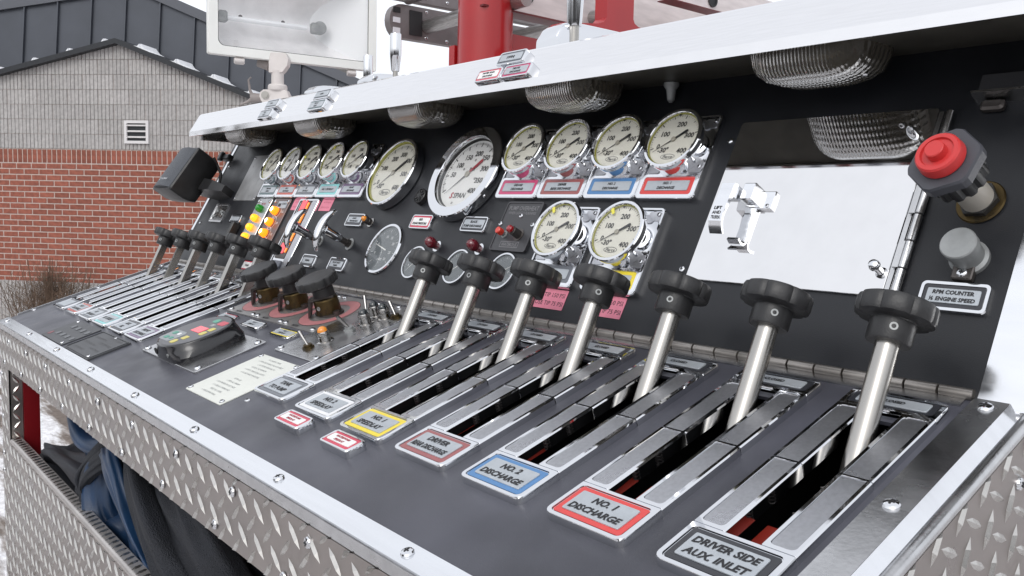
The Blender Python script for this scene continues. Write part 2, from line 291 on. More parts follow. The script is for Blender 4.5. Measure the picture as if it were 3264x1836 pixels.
# ---------------------------------------------------------------- brick and block building
def wz(z): return 0.1287 + (z - 0.1287) * K
def building():
    B = thing('brick_building', 'grey ribbed block and red brick building with slate metal roof across the snowy yard', 'building', Matrix(((E_X.x, -WN.x, 0, WO.x), (E_X.y, -WN.y, 0, WO.y), (0, 0, 1, 0), (0, 0, 0, 1))))
    # local frame: x along wall to the right, y out of the wall towards the camera, z up (world height)
    xl, xr = -11.2, -2.6
    AP, EL, ER = (-7.383 * K, wz(2.43)), (-9.274 * K, wz(1.981)), (-5.489 * K, wz(1.705))
    sL = (AP[1] - EL[1]) / (AP[0] - EL[0]); sR = (ER[1] - AP[1]) / (ER[0] - AP[0])
    def top(x): return AP[1] + (x - AP[0]) * (sL if x < AP[0] else sR)
    XL, XR = AP[0] - 4.2, AP[0] + 4.6
    mb = MB()
    pts = [(XL, GZ - 0.1), (XR, GZ - 0.1), (XR, top(XR)), (AP[0], AP[1]), (XL, top(XL))]
    mb.loft([[(x, -0.3, z) for x, z in pts], [(x, -0.0105, z) for x, z in pts]], 0)
    mb.build('wall', B, MORTAR, smooth=False)
    bt, bb = wz(0.888), wz(-1.034)       # brick band top / bottom
    sold = 0.186
    # soldier course
    n_made = 0
    sp = 0.0705; meS = None; L0 = XL
    x0v, x1v = -9.5 * K, -5.2 * K
    stuff = MB()
    def brickmesh(w, h):
        m_ = MB(); m_.bbox((0, 0, 0), (w, h, 0.02), 0.0025); return m_
    soldm = None; strm = None
    x = XL
    while x < XR:
        vis = x0v < x < x1v
        if vis:
            if soldm is None: 
                o = brickmesh(sp - 0.0125, sold - 0.016).build('brick', B, BRICK); soldm = o.data
                o.matrix_local = T((x, -0.0165, bt - sold / 2)) @ RX(pi / 2)
            else: inst('brick', soldm, B, T((x, -0.0165, bt - sold / 2)) @ RX(pi / 2))
            n_made += 1
        else: stuff.T = T((x, -0.0165, bt - sold / 2)) @ RX(pi / 2); stuff.bbox((0, 0, 0), (sp - 0.0125, sold - 0.016, 0.02), 0.0025)
        x += sp
    ch = 0.0752; bl = 0.2155; z = bt - sold - ch / 2; row = 0; lst = []
    while z > bb:
        x = XL + (bl / 2 if row % 2 else 0)
        while x < XR:
            lst.append((x, z)); x += bl
        z -= ch; row += 1
    inview = [(x, z) for x, z in lst if x0v < x < x1v - 0.35]
    inview.sort(key=lambda p: (abs(p[0] + 7.35 * K) / 2.2 + abs(p[1] + 0.1) / 3))
    keep = set(inview[:235])
    for p in lst:
        if p in keep:
            if strm is None:
                o = brickmesh(bl - 0.0135, ch - 0.0135).build('brick', B, BRICK); strm = o.data; o.matrix_local = T((p[0], -0.0165, p[1])) @ RX(pi / 2)
            else: inst('brick', strm, B, T((p[0], -0.0165, p[1])) @ RX(pi / 2))
        else:
            stuff.T = T((p[0], -0.0165, p[1])) @ RX(pi / 2); stuff.bbox((0, 0, 0), (bl - 0.0135, ch - 0.0135, 0.02), 0.0025)
    tag(stuff.build('brick_courses', B, BRICK), None, None, kind='stuff')
    # ribbed concrete blocks
    cw, chh = 0.432, 0.1905
    def block(w, h, clip=None, base=None):
        m_ = MB(); nr = 8; rw = w / nr
        for i in range(nr):
            cx = -w / 2 + rw * (i + 0.5); h1 = h / 2
            zt0 = zt1 = h1
            if clip: zt0, zt1 = clip(cx - rw * 0.36), clip(cx + rw * 0.36)
            zt0, zt1 = min(h1, zt0), min(h1, zt1)
            if zt0 <= -h / 2 + 0.004 or zt1 <= -h / 2 + 0.004: continue
            a, b = cx - rw * 0.44, cx + rw * 0.44; j = random.uniform(-0.002, 0.003); zb = -h / 2
            m_.loft([[(a, -0.01, zb), (b, -0.01, zb), (b, -0.01, zt1), (a, -0.01, zt0)], [(a + 0.004, 0.003 + j, zb), (b - 0.004, 0.003 + j, zb), (b - 0.004, 0.003 + j, zt1), (a + 0.004, 0.003 + j, zt0)]], 0)
        cl = clip if clip else (lambda q: h / 2)
        zt0, zt1 = min(h / 2, cl(-w / 2)), min(h / 2, cl(w / 2))
        if zt0 > -h / 2 and zt1 > -h / 2: m_.loft([[(-w / 2, -0.02, -h / 2), (w / 2, -0.02, -h / 2), (w / 2, -0.02, zt1), (-w / 2, -0.02, zt0)], [(-w / 2, -0.006, -h / 2), (w / 2, -0.006, -h / 2), (w / 2, -0.006, zt1), (-w / 2, -0.006, zt0)]], 0)
        return m_
    variants = []
    for v in range(3):
        o = block(cw - 0.006, chh - 0.006).build('block', B, CMU, smooth=False); variants.append(o.data); 
        if v: bpy.data.objects.remove(o)
        else: first = o
    used = False; rowz = bt + chh / 2 + 0.004; row = 0; vx = (-7.289 * K - 0.02, -6.962 * K + 0.02, wz(1.002) - 0.02, wz(1.283) + 0.02)
    zz = [(rowz + i * chh, i) for i in range(9)] + [(bb - 0.01 - chh / 2 - i * chh, i) for i in range(5)]
    for z, i in zz:
        x = XL + (cw / 2 if i % 2 else 0)
        while x < XR:
            tp = min(top(x - cw / 2), top(x + cw / 2)) - 0.02
            if z - chh / 2 < max(top(x - cw / 2), top(x + cw / 2)) - 0.03:
                M_ = T((x, 0.0, z))
                if z + chh / 2 > tp:
                    mbk = block(cw - 0.006, chh - 0.006, clip=lambda q, x=x, z=z: top(x + q) - 0.03 - z)
                    if mbk.v: mbk.build('block', B, CMU, smooth=False).matrix_local = M_
                elif not used: first.matrix_local = M_; used = True
                else: inst('block', random.choice(variants), B, M_)
            x += cw
    # louvred vent
    cx, cz, w, h = (vx[0] + vx[1]) / 2, (vx[2] + vx[3]) / 2, vx[1] - vx[0], vx[3] - vx[2]
    fr = MB(); fr.T = T((cx, 0.014, cz)); ft = 0.035
    for q in ((0, h / 2 - ft / 2, w, ft), (0, -h / 2 + ft / 2, w, ft)): fr.box((q[0], 0, q[1]), (q[2], 0.04, q[3]))
    for sx in (-1, 1): fr.box((sx * (w / 2 - ft / 2), 0, 0), (ft, 0.04, h - 2 * ft))
    vent = fr.build('vent', B, mat('vent_paint', (0.62, 0.60, 0.60), 0.6))
    bk = MB(); bk.T = T((cx, 0.004, cz)); bk.box((0, 0, 0), (w - 2 * ft, 0.01, h - 2 * ft)); bk.build('vent_back', vent, ROOFK)
    for k in range(3):
        sl_ = MB(); sl_.T = T((cx, 0.018, cz + h / 2 - ft - (h - 2 * ft) * (k + 0.32) / 3)) @ RX(rad(-35)); sl_.box((0, 0, 0), (w - 2 * ft - 0.004, 0.045, 0.006)); sl_.build('slat', vent, MATS['vent_paint'])
    # eaves trim of the gable with snow wedges
    tr = MB(); th = 0.055
    for (a, b) in (((XL, top(XL)), AP), (AP, (XR, top(XR)))):
        tr.loft([[(a[0], 0.10, a[1] - th), (a[0], 0.10, a[1] + 0.01), (a[0], -0.35, a[1] + 0.01), (a[0], -0.35, a[1] - th)], [(b[0], 0.10, b[1] - th), (b[0], 0.10, b[1] + 0.01), (b[0], -0.35, b[1] + 0.01), (b[0], -0.35, b[1] - th)]], 0)
    tr.build('eaves_trim', B, ROOFK, smooth=False)
    # tall standing seam roof behind: leaning back plane
    lean = 0.10
    def lz(z): return z
    y0 = -0.36
    def yy(z): return y0 - (z - 1.2) * lean
    roof = thing('slate_metal_roof', 'tall slate grey standing seam metal roof rising behind the small gable', 'roof', B.matrix_world.copy())
    # roof outline measured on the wall plane
    RA, RB = (-6.262, 2.765), (-3.61, 1.677); sr = (RB[1] - RA[1]) / (RB[0] - RA[0])
    RLx, RLz = -8.608, 2.739; slf = 0.126
    pk = ( (RLz - RLx * slf - RA[1] + RA[0] * sr) / (sr - slf), 0); pk = (pk[0], RLz + (pk[0] - RLx) * slf)
    def rt(x): return pk[1] + (x - pk[0]) * (slf if x < pk[0] else sr)
    seam = 0.495; xs0 = -6.86 - seam * 9; x = xs0
    while x < XR + 0.2:
        a, b = x, x + seam
        xs = [a, b] if not (a < pk[0] < b) else [a, pk[0], b]
        p = MB(); pts = [(a + 0.008, 0.4), (b - 0.008, 0.4)] + [(q if q not in (a, b) else (q - 0.008 if q == b else q + 0.008), rt(q)) for q in reversed(xs)]
        if min(rt(a), rt(b)) > 0.5:
            p.loft([[(u, yy(z) - 0.02, z) for u, z in pts], [(u, yy(z), z) for u, z in pts]], 0); p.build('panel', roof, ROOFM, smooth=False)
            sm = MB(); sm.loft([[(b - 0.009, yy(0.4), 0.4), (b + 0.009, yy(0.4), 0.4), (b + 0.009, yy(0.4) + 0.035, 0.4), (b - 0.009, yy(0.4) + 0.035, 0.4)], [(b - 0.009, yy(rt(b)), rt(b)), (b + 0.009, yy(rt(b)), rt(b)), (b + 0.009, yy(rt(b)) + 0.035, rt(b)), (b - 0.009, yy(rt(b)) + 0.035, rt(b))]], 0); sm.build('seam', roof, ROOFM, smooth=False)
        x += seam
    tr = MB(); th = 0.11
    e0, e1 = (XL - 0.3, rt(XL - 0.3)), (XR + 2.0, rt(XR + 2.0))
    for a, b in ((e0, pk), (pk, e1)):
        tr.loft([[(a[0], yy(a[1]) + 0.05, a[1] - 0.02), (a[0], yy(a[1]) + 0.05, a[1] + th), (a[0], yy(a[1]) - 0.4, a[1] + th), (a[0], yy(a[1]) - 0.4, a[1] - 0.02)], [(b[0], yy(b[1]) + 0.05, b[1] - 0.02), (b[0], yy(b[1]) + 0.05, b[1] + th), (b[0], yy(b[1]) - 0.4, b[1] + th), (b[0], yy(b[1]) - 0.4, b[1] - 0.02)]], 0)
    tr.build('fascia', roof, mat('fascia_grey', (0.10, 0.105, 0.12), 0.5, 0.3), smooth=False)
    # snow caught against the seams along the gable edge
    wcount = {'left': 0, 'right': 0}; x = xs0 + 0.02
    while x < XR:
        z = top(x); s_ = 1 if x < AP[0] else -1
        if z > 0.6:
            m_ = MB(); 
            for sg, L in ((-s_, 0.13), (s_, 0.09)):
                sl_ = (sL if x < AP[0] else sR)
                pts = [(x, z + 0.01), (x + sg * L, z + 0.01 + sl_ * sg * L), (x + sg * L * 0.45, z + 0.022 + sl_ * sg * L * 0.45), (x + sg * 0.01, z + 0.065)]
                if sg < 0: pts = pts[::-1]
                m_.loft([[(a, -0.33, b) for a, b in pts], [(a, 0.03, b) for a, b in pts]], 0)
            if -10.2 < x < -4.2:
                side = 'left' if x < AP[0] - 0.1 else 'right'; wcount[side] += 1; od = wcount[side]
                tot = ['first', 'second', 'third', 'fourth', 'fifth', 'sixth', 'seventh', 'eighth', 'ninth', 'tenth', 'eleventh', 'twelfth']
                tag(m_.build('snow_wedge', None, SNOW, smooth=False), ('%s snow wedge from the left on the left slope of the gable edge' if side == 'left' else '%s snow wedge from the peak down the right slope of the gable edge') % tot[od - 1], 'snow', 'snow wedges along the gable edge').matrix_world = B.matrix_world.copy()
        x += seam
    return B
building()
def bush():
    d = Vector(WO + E_X * (-7.92 * K)) - WN * 0.75; b = thing('dry_bush', 'leafless brown twiggy bush against the foot of the brick wall', 'bush', T((d.x, d.y, GZ)))
    for part, cnt in (('stems', 60), ('twigs', 1500)):
        mb = MB()
        for i in range(cnt):
            a = random.uniform(0, 2 * pi); L = random.uniform(0.75, 1.12); sp = random.uniform(0.0, 0.62); st = 0.0 if part == 'stems' else random.uniform(0.25, 0.8)
            p0 = Vector((cos(a) * sp * 0.5, sin(a) * sp * 0.5, 0)); p1 = Vector((cos(a) * sp, sin(a) * sp, L * (1 - 0.25 * sp)))
            if part == 'twigs':
                q = p0.lerp(p1, st); p0 = q; p1 = q + Vector((random.gauss(0, 0.13), random.gauss(0, 0.13), random.uniform(0.05, 0.3))); r = 0.0022
            else: r = 0.006
            mid = p0.lerp(p1, 0.5) + Vector((random.gauss(0, 0.02), random.gauss(0, 0.02), 0)); mb.tube([p0, mid, p1], [r, r * 0.8, r * 0.5], 3, 0, False)
        o = mb.build(part, b, TWIG, smooth=False)
        if part == 'twigs': o['kind'] = 'stuff'
bush()
# ---------------------------------------------------------------- pump panel: console, gauge panel, hinge, trims
US = [-0.6449, -0.5410, -0.4441, -0.3449, -0.2463, -0.1454, -0.0449]; TW = 0.0744; VF, VB = 0.2734, 0.0235
ULS = [-1.6360, -1.5390, -1.4362, -1.3422, -1.2425, -1.1488]
slots = [(u + TW / 2 - 0.0138, u + TW / 2 + 0.0138) for u in ULS + US]
XL_, XR_ = -1.690, 0.0355; VS = 0.3664; VI = 0.3465
PP = thing('pump_console', 'long black sloping fire engine pump control console with an upright black gauge panel behind', 'control panel', Matrix())
def sub(mb, name, mats, M, ang=32, smooth=True, parent=PP):
    o = mb.build(name, parent, mats, ang, smooth); o.matrix_local = M; return o
mb = MB(); S0, S1 = 0.055, 0.232
grid_sheet(mb, [XL_, XR_] + [a for s in slots for a in s], [-VS + 0.0005, -S1, -S0, 0.0], [(a, b, -S1, -S0) for a, b in slots], -0.003, 0)
sub(mb, 'console_top', VINYL, MC, smooth=False)
mb = MB(); mb.box(((XL_ + 0.04) / 2 + 0.0, 0.175, -0.0015), (0.0365 - XL_ - 0.002, 0.350, 0.003)); sub(mb, 'gauge_panel', PANEL, MP, smooth=False)
# front bright strip bent over the front edge
mb = MB(); mb.T = MC
mb.box(((XL_ + 0.06) / 2, -(VI + VS) / 2, 0.0012), (0.06 - XL_, VS - VI, 0.0022))
sub(mb, 'front_strip', STRIP, Matrix(), smooth=False)
yb, zb = -0.3479, -0.1156
mb = MB(); mb.box(((XL_ + 0.06) / 2, yb - 0.0008, zb - 0.0047), (0.06 - XL_, 0.002, 0.0100)); sub(mb, 'strip_lip', STEEL, Matrix(), smooth=False)
for i in range(9): screw(PP, C_(-1.6488 + 0.2072 * i, 0.3563, 0.0024), 0.0052, 0.003)
# left edge trim, right edge trims
mb = MB(); mb.T = MC; mb.box((-1.6875, -0.165, 0.0015), (0.005, 0.33, 0.004)); sub(mb, 'edge_trim', STEEL, Matrix(), smooth=False)
for v in (0.03, 0.17, 0.30): screw(PP, C_(-1.679, v, 0.0), 0.0045, 0.0028)
mb = MB(); mb.T = MC; mb.box(((0.0355 + 0.0595) / 2, -0.173, 0.0012), (0.024, 0.346, 0.0024)); sub(mb, 'side_strip', STEEL, Matrix(), smooth=False)
mb = MB(); mb.T = MC; mb.loft([[(0.0597, 0.004, 0.0024), (0.0672, 0.004, -0.0045), (0.0672, 0.004, -0.0065), (0.0597, 0.004, 0.0004)], [(0.0597, -VS, 0.0024), (0.0672, -VS, -0.0045), (0.0672, -VS, -0.0065), (0.0597, -VS, 0.0004)]]); sub(mb, 'side_bevel', STRIP, Matrix(), smooth=False)
mb = MB(); mb.T = MC; mb.tube([(0.0705, 0.006, -0.0085), (0.0705, -VS, -0.0085)], 0.0046, 14); sub(mb, 'edge_rod', STEEL, Matrix())
for v in (0.0133, 0.1528, 0.29): screw(PP, C_(0.0475, v, 0.0024), 0.0056, 0.003)
# hinge
x = 0.0347; pitch = 0.02555; km = None
while x - pitch > -1.66:
    if km is None:
        k_ = MB(); k_.T = T((0, 0.0, 0.0015)) @ RY(pi / 2); k_.lathe([(0.003, -pitch / 2 + 0.0005), (0.0046, -pitch / 2 + 0.001), (0.0046, pitch / 2 - 0.001), (0.003, pitch / 2 - 0.0005)], 14); o = k_.build('hinge_knuckle', PP, mat('dull_hinge', (0.36, 0.335, 0.31), 0.38, 0.95, noise=0.15, nscale=60, rvar=0.08)); km = o.data; o.matrix_local = T((x - pitch / 2, 0, 0.0015))
    else: inst('hinge_knuckle', km, PP, T((x - pitch / 2, 0, 0.0015)))
    x -= pitch
mb = MB(); mb.T = MC; mb.box((-0.82, -0.008, 0.0008), (1.70, 0.012, 0.0012)); sub(mb, 'hinge_leaf', STEEL, Matrix(), smooth=False)
# bright trims on both sides of gauge panel
mb = MB(); mb.T = MP; mb.box((0.0555, 0.168, 0.0012), (0.036, 0.345, 0.003)); sub(mb, 'right_trim', STRIP, Matrix(), smooth=False)
mb = MB(); mb.T = MP; mb.loft([[(0.0736, 0.0, 0.0025), (0.084, 0.0, -0.010), (0.084, 0.0, -0.02), (0.0736, 0, -0.003)], [(0.0736, 0.34, 0.0025), (0.084, 0.34, -0.010), (0.084, 0.34, -0.02), (0.0736, 0.34, -0.003)]]); sub(mb, 'right_flange', WHITEP, Matrix(), smooth=False)
mb = MB(); mb.T = MP; mb.loft([[(-1.6835, 0.0, 0.0015), (-1.6835, 0.0, -0.004), (-1.6725, 0.0, -0.004), (-1.6725, 0, 0.0015)], [(-1.6690, 0.345, 0.0015), (-1.6690, 0.345, -0.004), (-1.6580, 0.345, -0.004), (-1.6580, 0.345, 0.0015)]]); sub(mb, 'left_trim', STRIP, Matrix(), smooth=False)
for w in (0.10, 0.245): screw(PP, P_(-1.650, w, 0.0), 0.0042, 0.003)
screw(PP, P_(-0.2708, 0.0842, 0.0), 0.0036, 0.0022); screw(PP, P_(-0.2699, 0.237, 0.0), 0.0036, 0.0022)
screw(PP, C_(-0.6311, 0.287, 0.0), 0.0036, 0.0022)
# tray below the slots
mb = MB(); mb.T = MC
x0, x1 = -1.66, 0.04
mb.box(((x0 + x1) / 2, -0.17, -0.130), (x1 - x0, 0.30, 0.004), 0); mb.box(((x0 + x1) / 2, -0.325, -0.068), (x1 - x0, 0.004, 0.12), 1); mb.box(((x0 + x1) / 2, -0.017, -0.068), (x1 - x0, 0.004, 0.12), 0)
mb.box(((x0 + x1) / 2, -0.236, -0.065), (x1 - x0, 0.004, 0.05), 1)
for a, b in slots:
    c = (a + b) / 2; mb.box((c + 0.02, -0.145, -0.068), (0.004, 0.24, 0.12), 0)
    mb.box((c - 0.001, -0.208, -0.022), (0.026, 0.044, 0.012), 3)
sub(mb, 'control_tray', [RUBBER, REDD, DKMETAL, mat('linkage_red', (0.22, 0.018, 0.010), 0.45)], Matrix(), smooth=False)
spm = None
for a, b in slots[6:]:
    for q in (0.150, 0.184):
        if spm is None:
            s_ = MB(); s_.tube([(0.0035 * cos(i * 0.9), 0.0035 * sin(i * 0.9), i * 0.0004 - 0.012) for i in range(60)], 0.0007, 5); o = s_.build('spring', PP, DKMETAL); spm = o.data; o.matrix_local = C_(b - 0.006, q, -0.014)
        else: inst('spring', spm, PP, C_(b - 0.006, q, -0.014))
# left-hand data plate, engraved key plates etc. are separate things further down

# ---------------------------------------------------------------- tread plate fascia, corner post, storage bin, side wall
def lug_mesh(mb, cx, cy, ang, L=0.027, Wd=0.0058, h=0.0022, m=0):
    ca, sa = cos(ang), sin(ang)
    def p(x, y, z): return (cx + x * ca - y * sa, cy + x * sa + y * ca, z)
    mb.add([p(-L / 2, 0, 0), p(-L * .18, -Wd / 2, 0), p(L * .18, -Wd / 2, 0), p(L / 2, 0, 0), p(L * .18, Wd / 2, 0), p(-L * .18, Wd / 2, 0), p(-L * .22, 0, h), p(L * .22, 0, h)],
           [[0, 1, 6], [1, 2, 7, 6], [2, 3, 7], [3, 4, 7], [4, 5, 6, 7], [5, 0, 6]], m)
def tread(name, parent, M, w, h, st=0.0172, cut=None):
    """sheet in local xy (0..w, 0..h), lugs on +z"""
    b = MB(); b.box((w / 2, h / 2, -0.0015), (w, h, 0.003)); o = b.build(name, parent, TREAD, smooth=False); o.matrix_local = M
    l_ = MB(); ry, sx_ = 0.0161, 0.0353
    for j in range(-1, int(h / ry) + 2):
        y = 0.0057 + j * ry
        if y < -0.006 or y > h + 0.006: continue
        for i in range(int(w / sx_) + 2):
            x = i * sx_ + (0.001 if j % 2 == 0 else 0.0175)
            if x > w - 0.006 or x < 0.006: continue
            lug_mesh(l_, x, y, rad(47) if j % 2 == 0 else rad(-41), L=0.0285)
    l_.v = [(min(max(a, 0), w), min(max(b_, 0), h), c) for a, b_, c in l_.v]
    q = l_.build('tread_lugs', parent, LUG, ang=10); q.matrix_local = M; tag(q, None, None, kind='stuff')
    return o
yf = -0.3507
tread('fascia_plate', PP, T((-1.676, yf + 0.0008, -0.1965)) @ RX(pi / 2), 1.735, 0.0705)
for i in range(12):
    for z in (-0.140, -0.185):
        sx = -1.640 + i * 0.155 + (0.03 if z < -0.16 else 0.075)
        if sx < 0.04: screw(PP, T((sx, yf, z)) @ RX(pi / 2), 0.0052, 0.0032)
SM = MC @ Matrix(((0, 0, 1, 0.0735), (1, 0, 0, -VS), (0, 1, 0, -0.505), (0, 0, 0, 1)))
tread('side_plate', PP, SM, 0.55, 0.492)
for q in ((0.05, 0.455), (0.16, 0.455), (0.335, 0.463)): screw(PP, SM @ T((q[0], q[1], 0)), 0.005, 0.003)
# body behind
mb = MB(); mb.box((-0.80, 0.28, -0.72), (1.60, 0.72, 1.06)); sub(mb, 'body_wall', REDD, Matrix(), smooth=False)
mb = MB(); mb.box((-0.82, -0.16, -0.262), (1.60, 0.14, 0.004)); sub(mb, 'body_shelf', RUBBER, Matrix(), smooth=False)
# corner post (tread plate outside, red inside)
PO = thing('corner_post', 'tread plate corner post with a dark red inner face, left of the bin', 'post', Matrix())
mb = MB(); mb.box((-1.631, -0.3375, -0.75), (0.080, 0.023, 1.108)); mb.build('post', PO, TREAD, smooth=False)
tread('post_face', PO, T((-1.671, -0.3491, -1.30)) @ RX(pi / 2), 0.080, 1.10)
l_ = MB()
for j in range(62): lug_mesh(l_, 0.012, j * 0.018, rad(52) if j % 2 else rad(-52), L=0.020)
o = l_.build('tread_lugs', PO, LUG, ang=10); tag(o, None, None, kind='stuff'); o.matrix_local = Matrix(((0, 0, 1, -1.5908), (1, 0, 0, -0.349), (0, 1, 0, -1.30), (0, 0, 0, 1)))
mb = MB(); mb.box((-1.612, -0.311, -0.75), (0.052, 0.028, 1.10)); mb.build('red_tube', PO, mat('deep_red_paint', (0.20, 0.006, 0.010), 0.3, coat=0.3), smooth=False)
for z in (-0.215, -0.30, -0.375, -0.41): screw(PO, T((-1.652, -0.3495, z)) @ RX(pi / 2), 0.0052, 0.0032)
BN = thing('storage_bin', 'bright diamond tread plate storage bin with a folded rim below the console', 'bin', Matrix())
tread('front_plate', BN, T((-1.592, yf, -1.18)) @ RX(pi / 2), 1.66, 0.8385)
mb = MB(); n = 6
prof = [(yf + 0.0008, -0.343)] + [(yf + 0.0065 - 0.0057 * cos(a), -0.3400 + 0.0057 * sin(a)) for a in [pi / 2 * i / n for i in range(n + 1)]] + [(-0.3295, -0.3343), (-0.3280, -0.3360), (-0.3280, -0.60), (-0.3310, -0.60), (-0.3310, -0.3385), (-0.3440, -0.3385)]
mb.loft([[(-1.590, y, z) for y, z in prof], [(0.068, y, z) for y, z in prof]]); mb.build('rim', BN, mat('rim_aluminium', (0.55, 0.52, 0.50), 0.42, 0.85, noise=0.1, nscale=18), ang=40)  # rim colour lightened to make up for the shade beneath the console
l_ = MB()
for i in range(96): lug_mesh(l_, 0.009 + i * 0.0172, 0.0075, rad(86) + 0.5 * (1 if i % 2 else 1), L=0.019, Wd=0.005)
o = l_.build('tread_lugs', BN, LUG, ang=10); tag(o, None, None, kind='stuff'); o.matrix_local = T((-1.590, -0.3455, -0.3343))
mb = MB(); mb.box((-0.76, -0.19, -1.0), (1.64, 0.27, 0.004)); mb.box((-1.588, -0.19, -0.80), (0.004, 0.27, 0.4)); mb.build('liner', BN, RUBBER, smooth=False)

# ---------------------------------------------------------------- cloths stuffed in the bin
def cloth_sheet(fn, nu, nv):
    b = MB(); vs = [fn(i / nu, j / nv) for j in range(nv + 1) for i in range(nu + 1)]
    fs = [[j * (nu + 1) + i, j * (nu + 1) + i + 1, (j + 1) * (nu + 1) + i + 1, (j + 1) * (nu + 1) + i] for j in range(nv) for i in range(nu)]
    b.add(vs, fs); return b
def fold(path, wid, name, parent, mt, seed, wr=0.006):
    rnd_ = random.Random(seed); b = MB(); n = 44; ph = [rnd_.uniform(0, 6) for _ in range(6)]; pts = []
    P = [Vector(p) for p in path]
    def sp(t):
        k = t * (len(P) - 1); i = min(int(k), len(P) - 2); f = k - i; p0, p1, p2, p3 = P[max(i - 1, 0)], P[i], P[i + 1], P[min(i + 2, len(P) - 1)]
        return 0.5 * ((2 * p1) + (-p0 + p2) * f + (2 * p0 - 5 * p1 + 4 * p2 - p3) * f * f + (-p0 + 3 * p1 - 3 * p2 + p3) * f ** 3)
    N = 46; rings = []
    for a in range(N + 1):
        t = a / N; c = sp(t); d = (sp(min(1, t + 0.01)) - sp(max(0, t - 0.01))).normalized(); s1 = d.cross(Vector((0, -0.6, 0.8))).normalized(); s2 = s1.cross(d)
        ring = []
        for q in range(n):
            an = 2 * pi * q / n; r = 1 + 0.20 * sin(3 * an + ph[0] + t * 3) + 0.11 * sin(5 * an + ph[1] - t * 5) + 0.05 * sin(9 * an + ph[4] + t * 8) + 0.035 * sin(13 * an + ph[5] - 11 * t)
            ring.append(tuple(c + s1 * cos(an) * wid[0] * r * (1 + 0.2 * sin(t * 5 + ph[2])) + s2 * sin(an) * wid[1] * r + Vector((0, 0, wr * sin(t * 9 + ph[3] + an)))))
        rings.append(ring)
    b.loft(rings); return b.build(name, parent, mt, ang=180)
TB = thing('blue_tarp', 'crumpled shiny blue tarp stuffed in the tread plate bin', 'tarp', Matrix())
fold([(-1.42, -0.235, -0.24), (-1.25, -0.26, -0.275), (-1.12, -0.24, -0.30), (-1.0, -0.22, -0.40)], (0.03, 0.055), 'fold', TB, BLUEC, 2)
fold([(-1.06, -0.30, -0.245), (-0.96, -0.318, -0.262), (-0.86, -0.31, -0.34), (-0.70, -0.30, -0.40), (-0.5, -0.29, -0.46)], (0.017, 0.024), 'fold', TB, BLUEC, 3, 0.003)
fold([(-1.10, -0.30, -0.27), (-1.08, -0.31, -0.36), (-0.98, -0.30, -0.44), (-0.80, -0.29, -0.48)], (0.026, 0.024), 'fold', TB, BLUEC, 9, 0.003)
fold([(-1.12, -0.25, -0.37), (-1.0, -0.27, -0.345), (-0.88, -0.27, -0.38), (-0.7, -0.26, -0.43)], (0.05, 0.06), 'fold', TB, BLUEC, 4)
TM = thing('black_cover', 'folded black woven cover lying over the blue tarp in the bin', 'cover', Matrix())
fold([(-1.44, -0.295, -0.355), (-1.36, -0.29, -0.340), (-1.24, -0.29, -0.325), (-1.14, -0.285, -0.345), (-1.0, -0.27, -0.42)], (0.024, 0.036), 'fold', TM, mat('black_canvas', (0.012, 0.013, 0.019), 0.6, noise=0.3, nscale=18, bump=0.15, bscale=500), 5)
fold([(-1.20, -0.235, -0.22), (-1.12, -0.29, -0.245), (-1.17, -0.317, -0.31), (-1.16, -0.31, -0.40)], (0.022, 0.012), 'fold', TM, BLACKC, 6, 0.002)
fold([(-1.13, -0.235, -0.215), (-1.06, -0.30, -0.245), (-1.12, -0.322, -0.30), (-1.13, -0.315, -0.40)], (0.022, 0.012), 'fold', TM, BLACKC, 12, 0.002)
fold([(-1.0, -0.27, -0.22), (-0.88, -0.305, -0.25), (-0.76, -0.30, -0.34), (-0.6, -0.29, -0.40), (-0.4, -0.28, -0.44)], (0.034, 0.036), 'fold', TM, BLACKC, 7, 0.003)
fold([(-0.90, -0.24, -0.23), (-0.78, -0.275, -0.25), (-0.66, -0.28, -0.30), (-0.5, -0.27, -0.36), (-0.3, -0.26, -0.38)], (0.036, 0.05), 'fold', TM, BLACKC, 8, 0.003)
fold([(-1.5, -0.25, -0.42), (-1.0, -0.22, -0.45), (-0.3, -0.2, -0.45)], (0.09, 0.09), 'fold', TM, MATS['black_canvas'], 10)

# ---------------------------------------------------------------- light hood above the gauge panel
HD = thing('light_hood', 'mirror polished metal hood running along the top of the gauge panel', 'hood', Matrix())
HX0, HX1 = -1.667, 0.30
mb = MB()
sec = [(0.0294, 0.2805), (0.0303, 0.2912), (0.0537, 0.3295), (0.0570, 0.3318), (0.175, 0.3318), (0.175, 0.3288), (0.058, 0.3288), (0.0335, 0.2895), (0.0325, 0.2805)]
mb.loft([[(HX0, y, z) for y, z in sec], [(HX1, y, z) for y, z in sec]]); mb.build('hood_face', HD, HOOD, smooth=False)
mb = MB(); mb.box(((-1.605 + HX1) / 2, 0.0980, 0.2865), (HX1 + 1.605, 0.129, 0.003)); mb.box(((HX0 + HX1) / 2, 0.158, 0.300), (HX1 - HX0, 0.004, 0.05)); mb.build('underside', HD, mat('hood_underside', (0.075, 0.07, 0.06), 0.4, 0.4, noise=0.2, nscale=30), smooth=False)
mb = MB(); mb.box((-1.612, 0.10, 0.279), (0.010, 0.125, 0.018)); mb.build('bracket', HD, STEEL, smooth=False)
